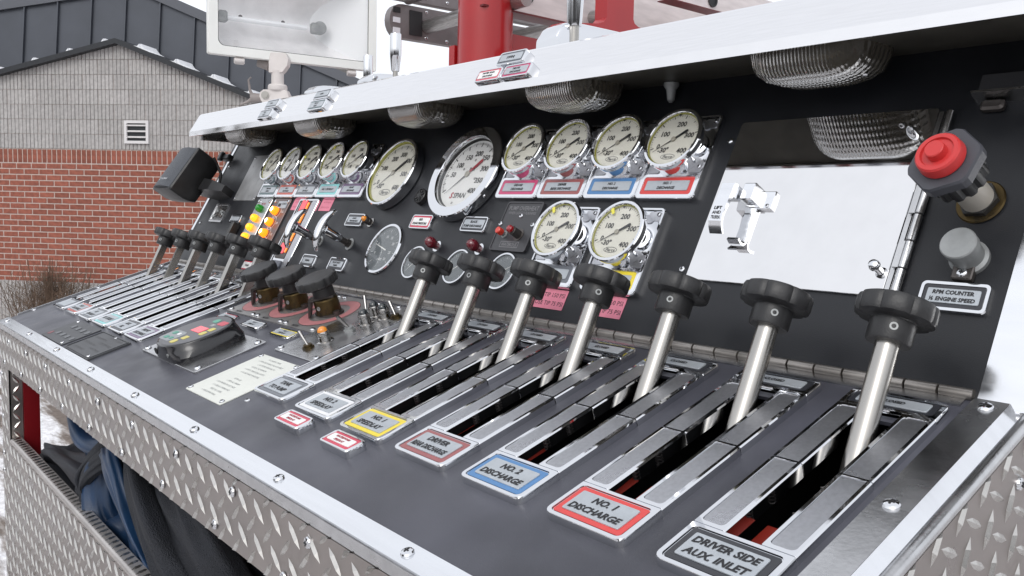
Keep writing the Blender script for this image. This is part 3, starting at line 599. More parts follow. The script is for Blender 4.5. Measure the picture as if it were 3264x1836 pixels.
def dome(u, lab, w=0.122, lit_=None):
    D = thing('dome_light', lab, 'light', T((u, 0.086, 0.286)), 'ribbed dome lights under the hood')
    outs = []
    for k, (f, z) in enumerate(((1.0, 0), (0.99, -0.005), (0.955, -0.013), (0.88, -0.021), (0.74, -0.027), (0.48, -0.0315), (0.15, -0.033))):
        outs.append((rr(w * f, 0.088 * f, 0.030 * f, 6), z))
    b = MB(); b.stack(outs, 0, c0=False); b.build('lens', D, LENS, ang=60)
    b = MB(); b.stack([(rr(w * 0.9, 0.07, 0.02, 4), -0.001), (rr(w * 0.9, 0.07, 0.02, 4), 0.0)], 0); b.build('reflector', D, mat('lamp_reflector', (0.13, 0.12, 0.09), 0.3, 0.7))
    b = MB(); b.T = RY(pi / 2); b.lathe([(0.002, -0.018), (0.005, -0.016), (0.005, 0.016), (0.002, 0.018)], 10); o = b.build('bulb', D, mat('bulb_glass', (0.6, 0.55, 0.35), 0.15)); o.location.z = -0.009
    screw(D, T((w * 0.38, 0, -0.026)) @ RX(pi), 0.003, 0.002)
for i, (u, lab) in enumerate([(-1.458, 'smallest looking clear dome light under the far left end of the hood'), (-1.135, 'second dome light from the left under the hood with orange glints in it'),
        (-0.812, 'middle dome light under the hood above the large left master gauges'), (-0.489, 'fourth dome light under the hood right of the deluge label plates'), (-0.157, 'largest nearest dome light hanging under the hood above the mirror door')]):
    dome(u, lab)
# ---------------------------------------------------------------- label plates
def plate_parts(root, w, h, col, lines, t=0.006, rim=0.0032, ins=0.0075, insv=0.006, white=False, ink=INK, shear=0.15, cx=0, cy=0, bezel=True, z0=0.0, cut=False, rad_=0.004, tw=0.90):
    L = T((cx, cy, z0))
    if bezel:
        b = MB(); b.T = L
        b.stack([(rr(w, h, rad_), 0), (rr(w, h, rad_), t - 0.0012), (rr(w - 0.0012, h - 0.0012, rad_), t), (rr(w - 2 * rim, h - 2 * rim, rad_ * 0.6), t), (rr(w - 2 * rim - 0.0006, h - 2 * rim - 0.0006, rad_ * 0.6), t - 0.0010)], 0, c1=True)
        b.build('bezel', root, CHROME, ang=28)
    b = MB(); b.T = L; W_, H_i = w - 2 * rim - 0.001, h - 2 * rim - 0.001
    b.stack([(rr(W_, H_i, rad_ * 0.5), t - 0.0009), (rr(W_, H_i, rad_ * 0.5), t - 0.0005)]); b.build('colour_insert', root, colour(col))
    W2, H2 = w - 2 * rim - 2 * ins + 0.006, h - 2 * rim - 2 * insv + 0.003
    b = MB(); b.T = L; b.stack([(rr(W2, H2, 0.0012, 2), t - 0.0006), (rr(W2, H2, 0.0012, 2), t + 0.0002), (rr(W2 - 0.0005, H2 - 0.0005, 0.0012, 2), t + 0.0005)]); b.build('text_plate', root, WHITEPL if white else GREYPL)
    mb_ = MB(); n = len(lines); lh = H2 * 0.94 / max(n, 2 if n > 1 else 1.7)
    for i, s_ in enumerate(lines): put_text(mb_, s_, cx, cy + (n / 2 - i - 0.5) * lh, lh * 0.56, W2 * tw, z0 + t + 0.0008, shear, 0.04)
    if lines: mb_.build('lettering', root, ink, smooth=False)
def label(M, w, h, col, lines, lab, group=None, **k):
    r = thing('label_plate', lab, 'label', M, group); plate_parts(r, w, h, col, lines, **k); return r
def ctr(a, b): return (a + b) / 2
# ---------------------------------------------------------------- valve lever slides and levers
def slide(uL, col, lines, lab, grp, closed=True, dull=False):
    M = C_(uL + TW / 2, ctr(VF, VB), 0.0); r = thing('lever_slide', lab, 'lever slide', M, grp); H = VF - VB; t = 0.0068
    fh, bh = 0.043, 0.0265; y0, y1 = -H / 2, H / 2
    b = MB()
    def block(cy, hh, cn):
        b.stack([(rr(TW, hh, 0.007, 4, 0, cy, cn), 0), (rr(TW, hh, 0.007, 4, 0, cy, cn), t - 0.0014), (rr(TW - 0.0014, hh - 0.0014, 0.0065, 4, 0, cy, cn), t),
                 (rr(TW - 0.008, hh - 0.0075, 0.004, 4, 0, cy), t), (rr(TW - 0.0086, hh - 0.0081, 0.004, 4, 0, cy), t - 0.0011)])
    block(y0 + fh / 2, fh, (0, 0, 1, 1)); block(y1 - bh / 2, bh, (1, 1, 0, 0))
    ry0, ry1 = y0 + fh, y1 - bh; ym = (ry0 + ry1) / 2; rw = TW / 2 - 0.0130
    for sx in (-1, 1):
        for (a, c) in ((ry0, ym - 0.0004), (ym + 0.0004, ry1)):
            cx = sx * (0.0130 + rw / 2); cy, hh = ctr(a, c), c - a; fr_ = a == ry0; ia, ic = (a + 0.0035, c - 0.0005) if fr_ else (a + 0.0005, c - 0.0035); cn = (0, 0, 1, 1) if fr_ else (1, 1, 0, 0)
            b.stack([(rr(rw, hh, 0.0004, 3, cx, cy), -0.004), (rr(rw, hh, 0.0004, 3, cx, cy), t - 0.0012), (rr(rw - 0.0016, hh, 0.0006, 3, cx, cy), t),
                     (rr(rw - 0.0068, ic - ia, 0.0035, 3, cx, ctr(ia, ic), cn), t), (rr(rw - 0.0074, ic - ia - 0.0006, 0.0035, 3, cx, ctr(ia, ic), cn), t - 0.0010)])
    for cy in (ry0 + 0.0006, ry1 - 0.0006): b.box((0, cy, t / 2 - 0.003), (0.026, 0.0012, t + 0.002))
    b.build('slide_frame', r, CHROME, ang=28)
    for sx in (-1, 1):
        for (ia, ic, cn) in ((ry0 + 0.0035, ym - 0.0009, (0, 0, 1, 1)), (ym + 0.0009, ry1 - 0.0035, (1, 1, 0, 0))):
            q = MB(); cx = sx * (0.0130 + rw / 2); w_, h_ = rw - 0.0078, ic - ia - 0.0008; q.stack([(rr(w_, h_, 0.0033, 3, cx, ctr(ia, ic), cn), t - 0.0010), (rr(w_, h_, 0.0033, 3, cx, ctr(ia, ic), cn), t - 0.0005)]); q.build('satin_insert', r, SATIN)
    plate_parts(r, TW - 0.0045, fh - 0.004, col, lines, t=t, bezel=False, cy=y0 + fh / 2, ins=0.0085, insv=0.0065, rim=0.0026)
    if closed: plate_parts(r, TW - 0.0045, bh - 0.004, 'black', ['CLOSED'], t=t, bezel=False, cy=y1 - bh / 2, ins=0.0085, insv=0.0045, rim=0.0024, tw=0.55)
    return r
def knob_outline(R, n=8, dep=0.065, k=72, flat=0.70):
    pts = []
    for i in range(k):
        a = 2 * pi * i / k; f = abs(((a * n / (2 * pi)) % 1) - 0.5) * 2  # 1 at lobe edges
        f = max(0, (f - flat) / (1 - flat)); pts.append((R * (1 - dep * sin(f * pi / 2) ** 1.5) * cos(a), R * (1 - dep * sin(f * pi / 2) ** 1.5) * sin(a)))
    return pts
def lever(u, lab, grp, flat=False, tw=0.0):
    # lever axis starts at (v .081,h 0) and leans back through (v .0355,h .0545)
    v0, h0, v1, h1 = 0.0855, 0.0, 0.0355, 0.0545
    d = Vector((0, v0 - v1, h1 - h0)).normalized(); L = math.hypot(v0 - v1, h1 - h0)
    X = Vector((1, 0, 0)); Y = d.cross(X); M = MC @ Matrix(((X.x, Y.x, d.x, u), (X.y, Y.y, d.y, -v0), (X.z, Y.z, d.z, h0), (0, 0, 0, 1))) @ RZ(tw)
    r = thing('valve_lever', lab, 'valve lever', M, grp)
    b = MB()
    if flat:
        b.box((0, 0, L / 2 - 0.02), (0.0120, 0.0130, L + 0.04))
        b.build('rod', r, RODM, smooth=False)
    else:
        b.lathe([(0.0088, -0.045), (0.0088, L + 0.004)], 24); b.build('rod', r, RODM)
    hb = MB(); R0 = 0.0162
    hb.lathe([(0.0105, L - 0.0005), (R0 - 0.0006, L - 0.0005), (R0, L + 0.001), (R0 + 0.0002, L + 0.016), (R0 + 0.003, L + 0.018)], 32); hb.build('hub', r, BLACK)
    kb = MB(); z0 = L + 0.0165; R = 0.0288
    kb.stack([([(x * 0.80, y * 0.80) for x, y in knob_outline(R)], z0), ([(x * 0.97, y * 0.97) for x, y in knob_outline(R)], z0 + 0.0015), (knob_outline(R), z0 + 0.004), (knob_outline(R), z0 + 0.0125), ([(x * 0.965, y * 0.965) for x, y in knob_outline(R)], z0 + 0.0150),
              ([(x * 0.90, y * 0.90) for x, y in knob_outline(R, dep=0.03)], z0 + 0.0158), (circ(R * 0.86, 72), z0 + 0.0150), (circ(R * 0.3, 72), z0 + 0.0158)]); kb.build('knob', r, BLACK, ang=30)
    sc = MB(); sc.T = RZ(rad(-62)) @ T((R0, 0, L + 0.009)) @ RY(pi / 2); sc.lathe([(0.0030, 0), (0.0030, 0.0006), (0.0017, 0.0006), (0.0017, -0.0005)], 16); sc.build('set_screw', r, ZINC)
    return r
RG = 'chrome slides of the right-hand lever bank'; LGp = 'chrome slides of the left-hand lever bank'; LV = 'black-knobbed levers of the right-hand bank'; LVL = 'black-knobbed levers of the left-hand bank'
rl = [('grey', ['TANK', 'TO PUMP'], 'chrome lever slide with grey plate reading TANK TO PUMP'), ('white', ['NO. 2', 'SPEEDLAY'], 'chrome lever slide with white-framed plate reading NO. 2 SPEEDLAY'), ('yellow', ['NO. 1', 'SPEEDLAY'], 'chrome lever slide with yellow plate reading NO. 1 SPEEDLAY'),
      ('brown', ['DRIVER', 'REAR DISCHARGE'], 'chrome lever slide with brown plate reading DRIVER REAR DISCHARGE'), ('blue', ['NO. 2', 'DISCHARGE'], 'chrome lever slide with blue plate reading NO. 2 DISCHARGE'), ('red', ['NO. 1', 'DISCHARGE'], 'chrome lever slide with red plate reading NO. 1 DISCHARGE'), ('black', ['DRIVER SIDE', 'AUX. INLET'], 'nearest chrome lever slide with black plate reading DRIVER SIDE AUX. INLET')]
nm = ['grey-plated', 'white-plated', 'yellow-plated', 'brown-plated', 'blue-plated', 'red-plated', 'black-plated']
for i, u in enumerate(US):
    slide(u, *rl[i], RG); lever(u + TW / 2, 'round steel lever with black scalloped knob standing in the %s chrome slide' % nm[i], LV, tw=rad([8, -14, 5, 20, -6, 12, 2][i]))
ll = [('grey', [], 'far left chrome lever slide with dull grey plate at the console edge'), ('orange', ['NO. 3', 'DISCHARGE'], 'chrome lever slide with orange-red framed plate in the left bank'), ('grey', ['#2', 'CROSSLAY'], 'chrome lever slide with grey plate between the orange and the aqua ones'),
      ('aqua', ['NO. 1 CROSSLAY'], 'chrome lever slide with pale aqua framed plate in the left bank'), ('black', ['AUX.', 'FILL'], 'chrome lever slide with dark plate between the aqua and the purple ones'), ('purple', ['FRONT', 'DISCHARGE'], 'chrome lever slide with purple framed plate nearest the black speed governor')]
ln = ['farthest lever of the left bank, standing alone at the console edge', 'second lever of the left bank, rising from the orange-plated slide', 'third lever of the left bank, between the orange and the aqua slides', 'lever of the left bank rising from the aqua-plated slide', 'fifth lever of the left bank, in front of the yellow lamps', 'nearest lever of the left bank, behind the first black metering knob']
for i, u in enumerate(ULS):
    slide(u, *ll[i], LGp); lever(u + TW / 2 + [0, 0.009, 0, 0, -0.002, 0.005][i], ln[i], LVL, flat=True, tw=rad([4, -8, 3, -3, 6, -4][i]))
# small square water/foam plates beside the speedlay slides, chrome, standing proud
label(C_(-0.5012, 0.2915), 0.052, 0.0225, 'crimson', ['WATER/FOAM', 'SPEEDLAY'], 'red and white WATER/FOAM SPEEDLAY plate beside the NO. 2 SPEEDLAY slide', 'water foam speedlay plates', t=0.009, white=True, ink=REDINK, ins=0.0065, insv=0.0052, rim=0.0024)
label(C_(-0.4015, 0.2915), 0.052, 0.0225, 'crimson', ['WATER/FOAM', 'SPEEDLAY'], 'red and white WATER/FOAM SPEEDLAY plate beside the yellow NO. 1 SPEEDLAY slide', 'water foam speedlay plates', t=0.009, white=True, ink=REDINK, ins=0.0065, insv=0.0052, rim=0.0024)

# ---------------------------------------------------------------- gauges
def dial_marks(root, R, z, a0, a1, n, major, mid, nums, ink, f=0.74, ts=0.16, w=0.012):
    b = MB()
    for i in range(n + 1):
        a = rad(a0 + (a1 - a0) * i / n); L = 0.13 if i % major == 0 else (0.10 if i % mid == 0 else 0.06); wd = w * (1.5 if i % major == 0 else (1.2 if i % mid == 0 else 0.55)) * R * 2
        ro, ri = 0.94 * R, (0.94 - L) * R; ca, sa = cos(a), sin(a)
        b.quad((ri * ca + wd / 2 * sa, ri * sa - wd / 2 * ca, z), (ro * ca + wd / 2 * sa, ro * sa - wd / 2 * ca, z), (ro * ca - wd / 2 * sa, ro * sa + wd / 2 * ca, z), (ri * ca - wd / 2 * sa, ri * sa + wd / 2 * ca, z))
    o = b.build('tick_marks', root, ink, smooth=False); tag(o, None, None, kind='stuff')
    b = MB()
    for s_, ang, fr in nums: put_text(b, s_, fr * R * cos(rad(ang)), fr * R * sin(rad(ang)), ts * R, R * 0.6, z, 0.0, 0.03)
    b.build('lettering', root, ink, smooth=False)
def needle(root, R, z, ang, mt=INK, thick=1.0, tail=None):
    b = MB(); a = rad(ang); ca, sa = cos(a), sin(a)
    def p(x, y): return (x * ca - y * sa, x * sa + y * ca)
    tip = [p(0.86 * R, 0), p(0.1 * R, 0.018 * R), p(0, 0.03 * R), p(0, -0.03 * R), p(0.1 * R, -0.018 * R)]
    b.stack([(tip, z), (tip, z + 0.0004)])
    b.build('needle', root, INK, smooth=False)
    b = MB(); tl = [p(0, 0.03 * R), p(-0.15 * R, 0.032 * R), p(-0.52 * R, 0.05 * R), p(-0.58 * R, 0.03 * R), p(-0.58 * R, -0.03 * R), p(-0.52 * R, -0.05 * R), p(-0.15 * R, -0.032 * R), p(0, -0.03 * R)]
    b.stack([(tl, z), (tl, z + 0.0006)]); b.build('counterweight', root, mt, smooth=False)
    b = MB(); b.lathe([(0.09 * R, z), (0.09 * R, z + 0.0010), (0.06 * R, z + 0.0014)], 20); b.build('hub', root, mat('needle_hub', (0.35, 0.33, 0.28), 0.4, 0.3))
def logo(root, R, z, text='Pierce'):
    b = MB(); n = 40; w = 0.30 * R; h = 0.105 * R; cy = -0.66 * R
    for k in (1.0,):
        o = [(w * cos(2 * pi * i / n), h * sin(2 * pi * i / n) + cy, z) for i in range(n)]; q = [(x * (1 - 0.06 / k), (y - cy) * 0.84 + cy, z) for x, y, _ in o]
        b.loft([o, q], 0, False, False)
    put_text(b, text, 0, cy, 0.12 * R, 0.46 * R, z, 0.35, 0.01); b.build('logo', root, INK, smooth=False)
GW = 0.0835
def gauge_body(root, R, hd, hf, ringw=0.0048, gask=True, base=0.004, white=False):
    b = MB(); b.lathe([(R * 0.975, base), (R * 0.975, hf - 0.009), (R * 0.985, hf - 0.008)], 48, c0=False, c1=False); b.build('case', root, CHROME, ang=40)
    b = MB(); ri = R - ringw
    b.lathe([(R * 0.985, hf - 0.008), (R, hf - 0.006), (R, hf - 0.0012), (R - 0.0012, hf), (ri + 0.0006, hf), (ri, hf - 0.0007), (ri - 0.0004, hd + 0.0003)], 56, c0=False, c1=False); b.build('bezel_ring', root, CHROME, ang=30)
    if gask:
        b = MB(); b.lathe([(ri - 0.0002, hd + (hf - hd) * 0.5), (ri - 0.0010, hd + (hf - hd) * 0.42), (ri - 0.0011, hd + 0.0004)], 48, c0=False, c1=False); b.build('gasket', root, GASKET)
    b = MB(); b.lathe([(ri, hd - 0.001), (ri, hd)], 48, c0=False); b.build('dial', root, DIALW if white else DIAL)
    b = MB(); b.stack([(circ(ri - 0.0004, 48), hf - 0.0022), (circ(ri - 0.0004, 48), hf - 0.0017)]); b.build('glass', root, GLASS)
    return ri
def gauge(u, w, lab, grp, col, lines, na=218, marker=None, detail=True, white=False, boxdy=0, lower=False, H=0.105):
    M = P_(u, w, 0.0); r = thing('pressure_gauge', lab, 'gauge', M, grp); R = 0.0378
    # mounting plate: bottom 0.0655 below the hub, top 0.040 above
    yb_, yt = -0.0655 if not lower else -0.066, -0.0655 + H; cy = ctr(yb_, yt); t = 0.007
    b = MB(); hh = yt - yb_; W_ = GW
    b.stack([(rr(W_, hh, 0.006, 5, 0, cy), 0), (rr(W_, hh, 0.006, 5, 0, cy), t - 0.0014), (rr(W_ - 0.0014, hh - 0.0014, 0.006, 5, 0, cy), t), (rr(W_ - 0.006, hh - 0.006, 0.004, 5, 0, cy), t), (rr(W_ - 0.0066, hh - 0.0066, 0.004, 5, 0, cy), t - 0.0022)]); b.build('mounting_plate', r, CHROME, ang=28)
    wi = W_ - 0.0085
    for sx in (-1, 1):
        for (y_a, y_b) in ((yb_ + 0.033, yb_ + 0.048), (yt - 0.016, yt - 0.005)):
            b = MB(); b.stack([(rr(0.017, y_b - y_a, 0.002, 2, sx * (wi / 2 - 0.009), ctr(y_a, y_b)), t - 0.0021), (rr(0.017, y_b - y_a, 0.002, 2, sx * (wi / 2 - 0.009), ctr(y_a, y_b)), t - 0.0012)]); b.build('satin_insert', r, SATIN)
    # label field with bright rim
    lh = 0.0305; lc = yb_ + lh / 2 + 0.0012
    b = MB(); b.stack([(rr(W_ - 0.006, lh - 0.0015, 0.004, 4, 0, lc), t - 0.002), (rr(W_ - 0.006, lh - 0.0015, 0.004, 4, 0, lc), t + 0.0002), (rr(W_ - 0.0125, lh - 0.0085, 0.003, 4, 0, lc), t + 0.0002), (rr(W_ - 0.013, lh - 0.009, 0.003, 4, 0, lc), t - 0.0008)]); b.build('label_frame', r, STRIP, ang=28)
    if col: plate_parts(r, W_ - 0.0095, lh - 0.0055, col, lines, t=t, bezel=False, cy=lc, ins=0.0085, insv=0.0062, rim=0.0016)
    for sx, sy in ((1, yb_ + 0.040), (-1, yt - 0.008), (1, yt - 0.008)): screw(r, T((sx * 0.034, sy, t - 0.001)), 0.0026, 0.0016)
    ri = gauge_body(r, R, 0.0222, 0.0268, white=white)
    z = 0.0225
    if detail:
        nums = [('0', 203, 0.62), ('100', 152, 0.50), ('200', 80, 0.60), ('300', 14, 0.60), ('400', -42, 0.66), ('-30"', -128, 0.50)]
        dial_marks(r, ri, z, 203, -47, 40, 10, 5, nums, INK, ts=0.19, w=0.013); logo(r, ri, z)
    else:
        dial_marks(r, ri, z, 203, -47, 20, 5, 5, [('0', 203, 0.62), ('100', 152, 0.50), ('200', 80, 0.60), ('300', 14, 0.60), ('400', -42, 0.66), ('-30', -128, 0.50)], INK, ts=0.19)
    needle(r, ri, 0.0232, na)
    b = MB(); a0 = 96
    b.T = RZ(rad(96)) @ T((ri * 0.97, 0, 0.0236)); b.box((0, 0, 0), (0.0035, 0.0022, 0.001)); b.build('stop_pin', r, INK)
    if marker:
        b = MB(); b.T = RZ(rad(marker)) @ T((ri * 0.86, 0, 0.0256)); b.stack([(rr(0.0085, 0.0042, 0.0015, 2), 0), (rr(0.0085, 0.0042, 0.0015, 2), 0.0004)]); b.build('yellow_marker', r, YMARK)
    return r
GU = 'discharge gauges in the upper right row'; GL = 'small gauges in the far left row'; GT = 'unlabelled row of two gauges below the discharge gauges'
WG = 0.2285
for u, col, lines, lab in [(-0.5802, 'pink', ['DELUGE', 'DISCHARGE'], 'chrome pressure gauge above a magenta DELUGE DISCHARGE plate'), (-0.4960, 'brown', ['DRIVER', 'REAR DISCHARGE'], 'chrome pressure gauge above a brown DRIVER REAR DISCHARGE plate'),
        (-0.4115, 'blue', ['NO. 2', 'DISCHARGE'], 'chrome pressure gauge above a blue NO. 2 DISCHARGE plate'), (-0.3280, 'red', ['NO. 1', 'DISCHARGE'], 'chrome pressure gauge above a red NO. 1 DISCHARGE plate')]:
    gauge(u, WG, lab, GU, col, lines, na=214)
for i, (u, col, lines, lab, mk, na, wh) in enumerate([(-1.3568, 'teal', ['MAIN AIR', 'SUPPLY'], 'leftmost small gauge above a dark teal plate', None, 226, False), (-1.2737, 'orange', ['NO. 3', 'DISCHARGE'], 'small gauge above the orange-red framed plate, needle nearly upright', None, 72, True),
        (-1.1907, 'grey', ['#2', 'CROSSLAY'], 'small gauge above the grey CROSSLAY plate with yellow mark at its left', 158, 216, False), (-1.1060, 'aqua', ['NO. 1 CROSSLAY'], 'small gauge above the aqua framed plate with yellow mark at its top', 112, 214, False), (-1.0225, 'purple', ['FRONT', 'DISCHARGE'], 'small gauge above the purple FRONT DISCHARGE plate', None, 214, False)]):
    gauge(u, WG, lab, GL, col, lines, na=na, marker=mk, detail=False, white=wh)
gauge(-0.4545, 0.1125, 'lower gauge with yellow mark, left of two, beside the pump overheat panel', GT, 'grey', [], na=212, marker=122, lower=True)
gauge(-0.3575, 0.1125, 'lower gauge with yellow mark, right of two, above a yellow framed plate', GT, 'yellow', [], na=212, marker=122, lower=True)
def master(u, w, R, ringw, hd, hf, lab, kind):
    r = thing('master_gauge', lab, 'gauge', P_(u, w, 0), 'large master gauges')
    rd = R - ringw
    b = MB(); b.lathe([(R * 0.97, 0.0), (R, 0.002), (R, hf - 0.0016), (R - 0.0014, hf), (rd + 0.0008, hf), (rd, hf - 0.0010), (rd - 0.001, hd + 0.003)], 72, c0=False, c1=False); b.build('bezel_ring', r, CHROME, ang=30)
    b = MB(); b.lathe([(rd - 0.0008, hd + 0.0045), (rd - 0.0018, hd + 0.003), (rd - 0.0022, hd + 0.0002)], 56, c0=False, c1=False); b.build('gasket', r, GASKET if kind == 600 else RUBBER)
    b = MB(); b.lathe([(rd, hd - 0.001), (rd, hd)], 56, c0=False); b.build('dial', r, DIAL if kind == 600 else DIALW)
    b = MB(); b.stack([(circ(rd - 0.0008, 56), hf - 0.003), (circ(rd - 0.0008, 56), hf - 0.0024)]); b.build('glass', r, GLASS)
    z = hd + 0.0004; q = rd - 0.0022
    if kind == 600:
        dial_marks(r, q, z, 205, -45, 60, 10, 5, [('0', 205, 0.70), ('100', 163, 0.62), ('200', 118, 0.56), ('300', 78, 0.64), ('400', 38, 0.66), ('500', -4, 0.60), ('600', -46, 0.68), ('-30"', -133, 0.60)], INK, ts=0.155, w=0.012); logo(r, q, z); needle(r, q, hd + 0.0012, 220)
    else:
        dial_marks(r, q, z, 215, -45, 80, 10, 5, [('50', 180, 0.62), ('100', 150, 0.56), ('150', 116, 0.56), ('200', 80, 0.62), ('250', 46, 0.66), ('300', 14, 0.62), ('350', -18, 0.60), ('400', -47, 0.66), ('psi', 60, 0.2)], INK, ts=0.15, w=0.012)
        b = MB(); put_text(b, 'SPAN', 0.04 * q, -0.62 * q, 0.15 * q, 0.5 * q, z, 0.15, 0.015); b.build('logo', r, INK, smooth=False)
        b = MB(); put_text(b, 'S', -0.30 * q, -0.62 * q, 0.17 * q, 0.5 * q, z, 0.15, 0.04); b.build('logo', r, REDINK, smooth=False)
        b = MB()
        for k, (aa, fr) in enumerate(((150, 0.30), (80, 0.42), (-20, 0.40), (-100, 0.86))):
            o_ = [(fr * q * cos(rad(aa)) + 0.035 * q * cos(t_), fr * q * sin(rad(aa)) + 0.035 * q * sin(t_), z) for t_ in [2 * pi * i / 14 for i in range(14)]]; i_ = [(fr * q * cos(rad(aa)) + 0.018 * q * cos(t_), fr * q * sin(rad(aa)) + 0.018 * q * sin(t_), z) for t_ in [2 * pi * i / 14 for i in range(14)]]; b.loft([o_, i_], 0, False, False)
        b.build('screw_rings', r, INK, smooth=False)
        needle(r, q, hd + 0.0014, 224, REDINK)
        for a_ in (-30, 150): 
            m_ = T(((R - 0.0) * cos(rad(a_)), (R - 0.0) * sin(rad(a_)), hf * 0.5)) @ RZ(rad(a_)) @ RY(pi / 2); screw(r, m_, 0.003, 0.002)
    return r
master(-0.9005, 0.2055, 0.0615, 0.0055, 0.0115, 0.0175, 'large 600 psi master gauge in a slim chrome ring, left of the wide-ringed one', 600)
master(-0.7050, 0.2020, 0.0745, 0.0165, 0.0065, 0.0165, 'large master gauge in a wide bright ring with a red needle and SPAN dial', 400)
# ---------------------------------------------------------------- mirror door with latch and piano hinge
DR = thing('access_door', 'polished mirror-like metal door in the right part of the gauge panel, LIFT AND TURN latch on it', 'door', MP.copy())
mb = MB(); mb.stack([(rr(0.205, 0.184, 0.003, 2, -0.159, 0.1655), 0.0003), (rr(0.205, 0.184, 0.003, 2, -0.159, 0.1655), 0.0026), (rr(0.2042, 0.1832, 0.003, 2, -0.159, 0.1655), 0.003)]); mb.build('door_panel', DR, DOORM, ang=28)
mb = MB(); mb.box((-0.0535, 0.163, 0.0024), (0.004, 0.18, 0.002)); mb.box((-0.0485, 0.163, 0.0004), (0.006, 0.18, 0.0009), 1); mb.build('hinge_leaf', DR, [STEEL, RUBBER], smooth=False)
for k in range(7):
    w0 = 0.0735 + k * 0.0255
    mb = MB(); mb.T = T((-0.0455, w0 + 0.01275, 0.0045)) @ RX(-pi / 2); mb.lathe([(0.003, -0.0123), (0.0038, -0.0118), (0.0038, 0.0118), (0.003, 0.0123)], 14)
    if k % 2: mb.T = Matrix(); mb.box((-0.0495, w0 + 0.01275, 0.0058), (0.008, 0.0245, 0.0022))
    mb.build('hinge_knuckle', DR, STEEL)
mb = MB(); mb.T = T((-0.0660, 0.098, 0.003)); mb.lathe([(0.0035, 0), (0.0035, 0.006), (0.0052, 0.0068), (0.0052, 0.0085), (0.004, 0.011), (0.0015, 0.0125)], 20); mb.build('door_stud', DR, CHROME)
mb = MB(); mb.T = T((-0.0739, 0.233, 0.003)); mb.lathe([(0.0045, 0), (0.0045, 0.003), (0.0028, 0.008), (0.0006, 0.011)], 20); mb.build('bumper', DR, CHROME)
LT = MB()
def strip_path(mb, pts, x0, x1, th, m=0):
    """ribbon of thickness th following (y,h) points, extruded from x0 to x1"""
    n = len(pts); L_, R2 = [], []
    for i, p in enumerate(pts):
        a = Vector(pts[max(i - 1, 0)]); b = Vector(pts[min(i + 1, n - 1)]); d = (b - a).normalized(); nn = Vector((-d.y, d.x)) * th / 2; L_.append(Vector(p) + nn); R2.append(Vector(p) - nn)
    for i in range(n - 1):
        q = [L_[i], L_[i + 1], R2[i + 1], R2[i]]
        mb.loft([[(x0, v.x, v.y) for v in q], [(x1, v.x, v.y) for v in q]], m)
la = MB(); hp = [(0.1700, 0.0265), (0.1690, 0.0285), (0.1440, 0.0300), (0.1325, 0.0302), (0.1265, 0.0290), (0.1210, 0.0255), (0.1165, 0.0205), (0.1175, 0.0188), (0.1225, 0.0228), (0.1280, 0.0262), (0.1340, 0.0272), (0.1440, 0.0262), (0.1560, 0.0240), (0.1570, 0.0120), (0.1700, 0.0090)]
la.loft([[(-0.2365, y, z) for y, z in hp], [(-0.2215, y, z) for y, z in hp]])
latch = la.build('latch_handle', DR, STRIP, ang=20)
mb = MB(); 
for i, t_ in enumerate(('LIFT', 'AND', 'TURN')): put_text(mb, t_, -0.2295, 0.1405 - 0.0052 * i, 0.0036, 0.010, 0.0, 0, 0.02)
mb.v = [(x, y, 0.0304 + (0.144 - y) * 0.0) for x, y, z in mb.v]; mb.build('lettering', latch, INK, smooth=False)
mb = MB(); mb.bbox((-0.2120, 0.1660, 0.0105), (0.015, 0.019, 0.015), 0.0012); mb.bbox((-0.2010, 0.1620, 0.0045), (0.028, 0.020, 0.005), 0.001); mb.build('latch_block', DR, STRIP, ang=28)
mb = MB(); strip_path(mb, [(0.156, 0.006), (0.148, 0.0045), (0.138, 0.0045), (0.124, 0.0045), (0.116, 0.0048), (0.112, 0.0075), (0.1115, 0.0125), (0.1135, 0.018)], -0.2160, -0.2030, 0.0026); mb.build('keeper', DR, STRIP, ang=20)
for q in ((-0.1925, 0.1555), (-0.2130, 0.1735)): screw(DR, T((q[0], q[1], 0.007)), 0.0022, 0.0012)

# ---------------------------------------------------------------- right end items
r = thing('throttle_knob', 'grey hexagonal throttle knob with red push button on a short steel shaft', 'knob', P_(-0.001, 0.1645, 0) @ RY(rad(-5)))
mb = MB(); mb.lathe([(0.0185, 0.0), (0.0195, 0.0008), (0.0185, 0.0020), (0.012, 0.0020)], 36); mb.build('washer', r, BRASS)
mb = MB(); mb.stack([(circ(0.0158, 6), 0.0016), (circ(0.0158, 6), 0.007)]); mb.build('nut', r, BLACK, smooth=False)
mb = MB(); mb.lathe([(0.0128, 0.006), (0.0128, 0.05)], 32); mb.build('shaft', r, mat('sky_lit_steel', (0.68, 0.64, 0.57), 0.4, 0.5))  # bright sky mirrored in the steel shaft is put into its cream colour
mb = MB(); o_ = knob_outline(0.0215, 12, 0.12, 96, 0.4); mb.stack([(o_, 0.038), (o_, 0.056)]); mb.build('lock_ring', r, BLACK)
mb = MB(); q6 = lambda R: [(x, y) for k in range(6) for (x, y) in [((R * cos(pi / 3 * k + d + 0.3)), (R * sin(pi / 3 * k + d + 0.3))) for d in (-0.10, -0.05, 0.05, 0.10)]]
mb.stack([(q6(0.0255), 0.056), (q6(0.0275), 0.0575), (q6(0.0280), 0.066), (q6(0.0268), 0.068)]); mb.build('hex_body', r, GREYK, ang=24)
mb = MB(); mb.lathe([(0.0172, 0.068), (0.0180, 0.0695), (0.0172, 0.0775), (0.0160, 0.079), (0.0128, 0.079), (0.0120, 0.0770), (0.0078, 0.0770)], 48, c0=False, c1=False); mb.lathe([(0.0078, 0.0765), (0.0074, 0.0835), (0.0066, 0.0842)], 36, c0=False); mb.build('push_button', r, REDK)
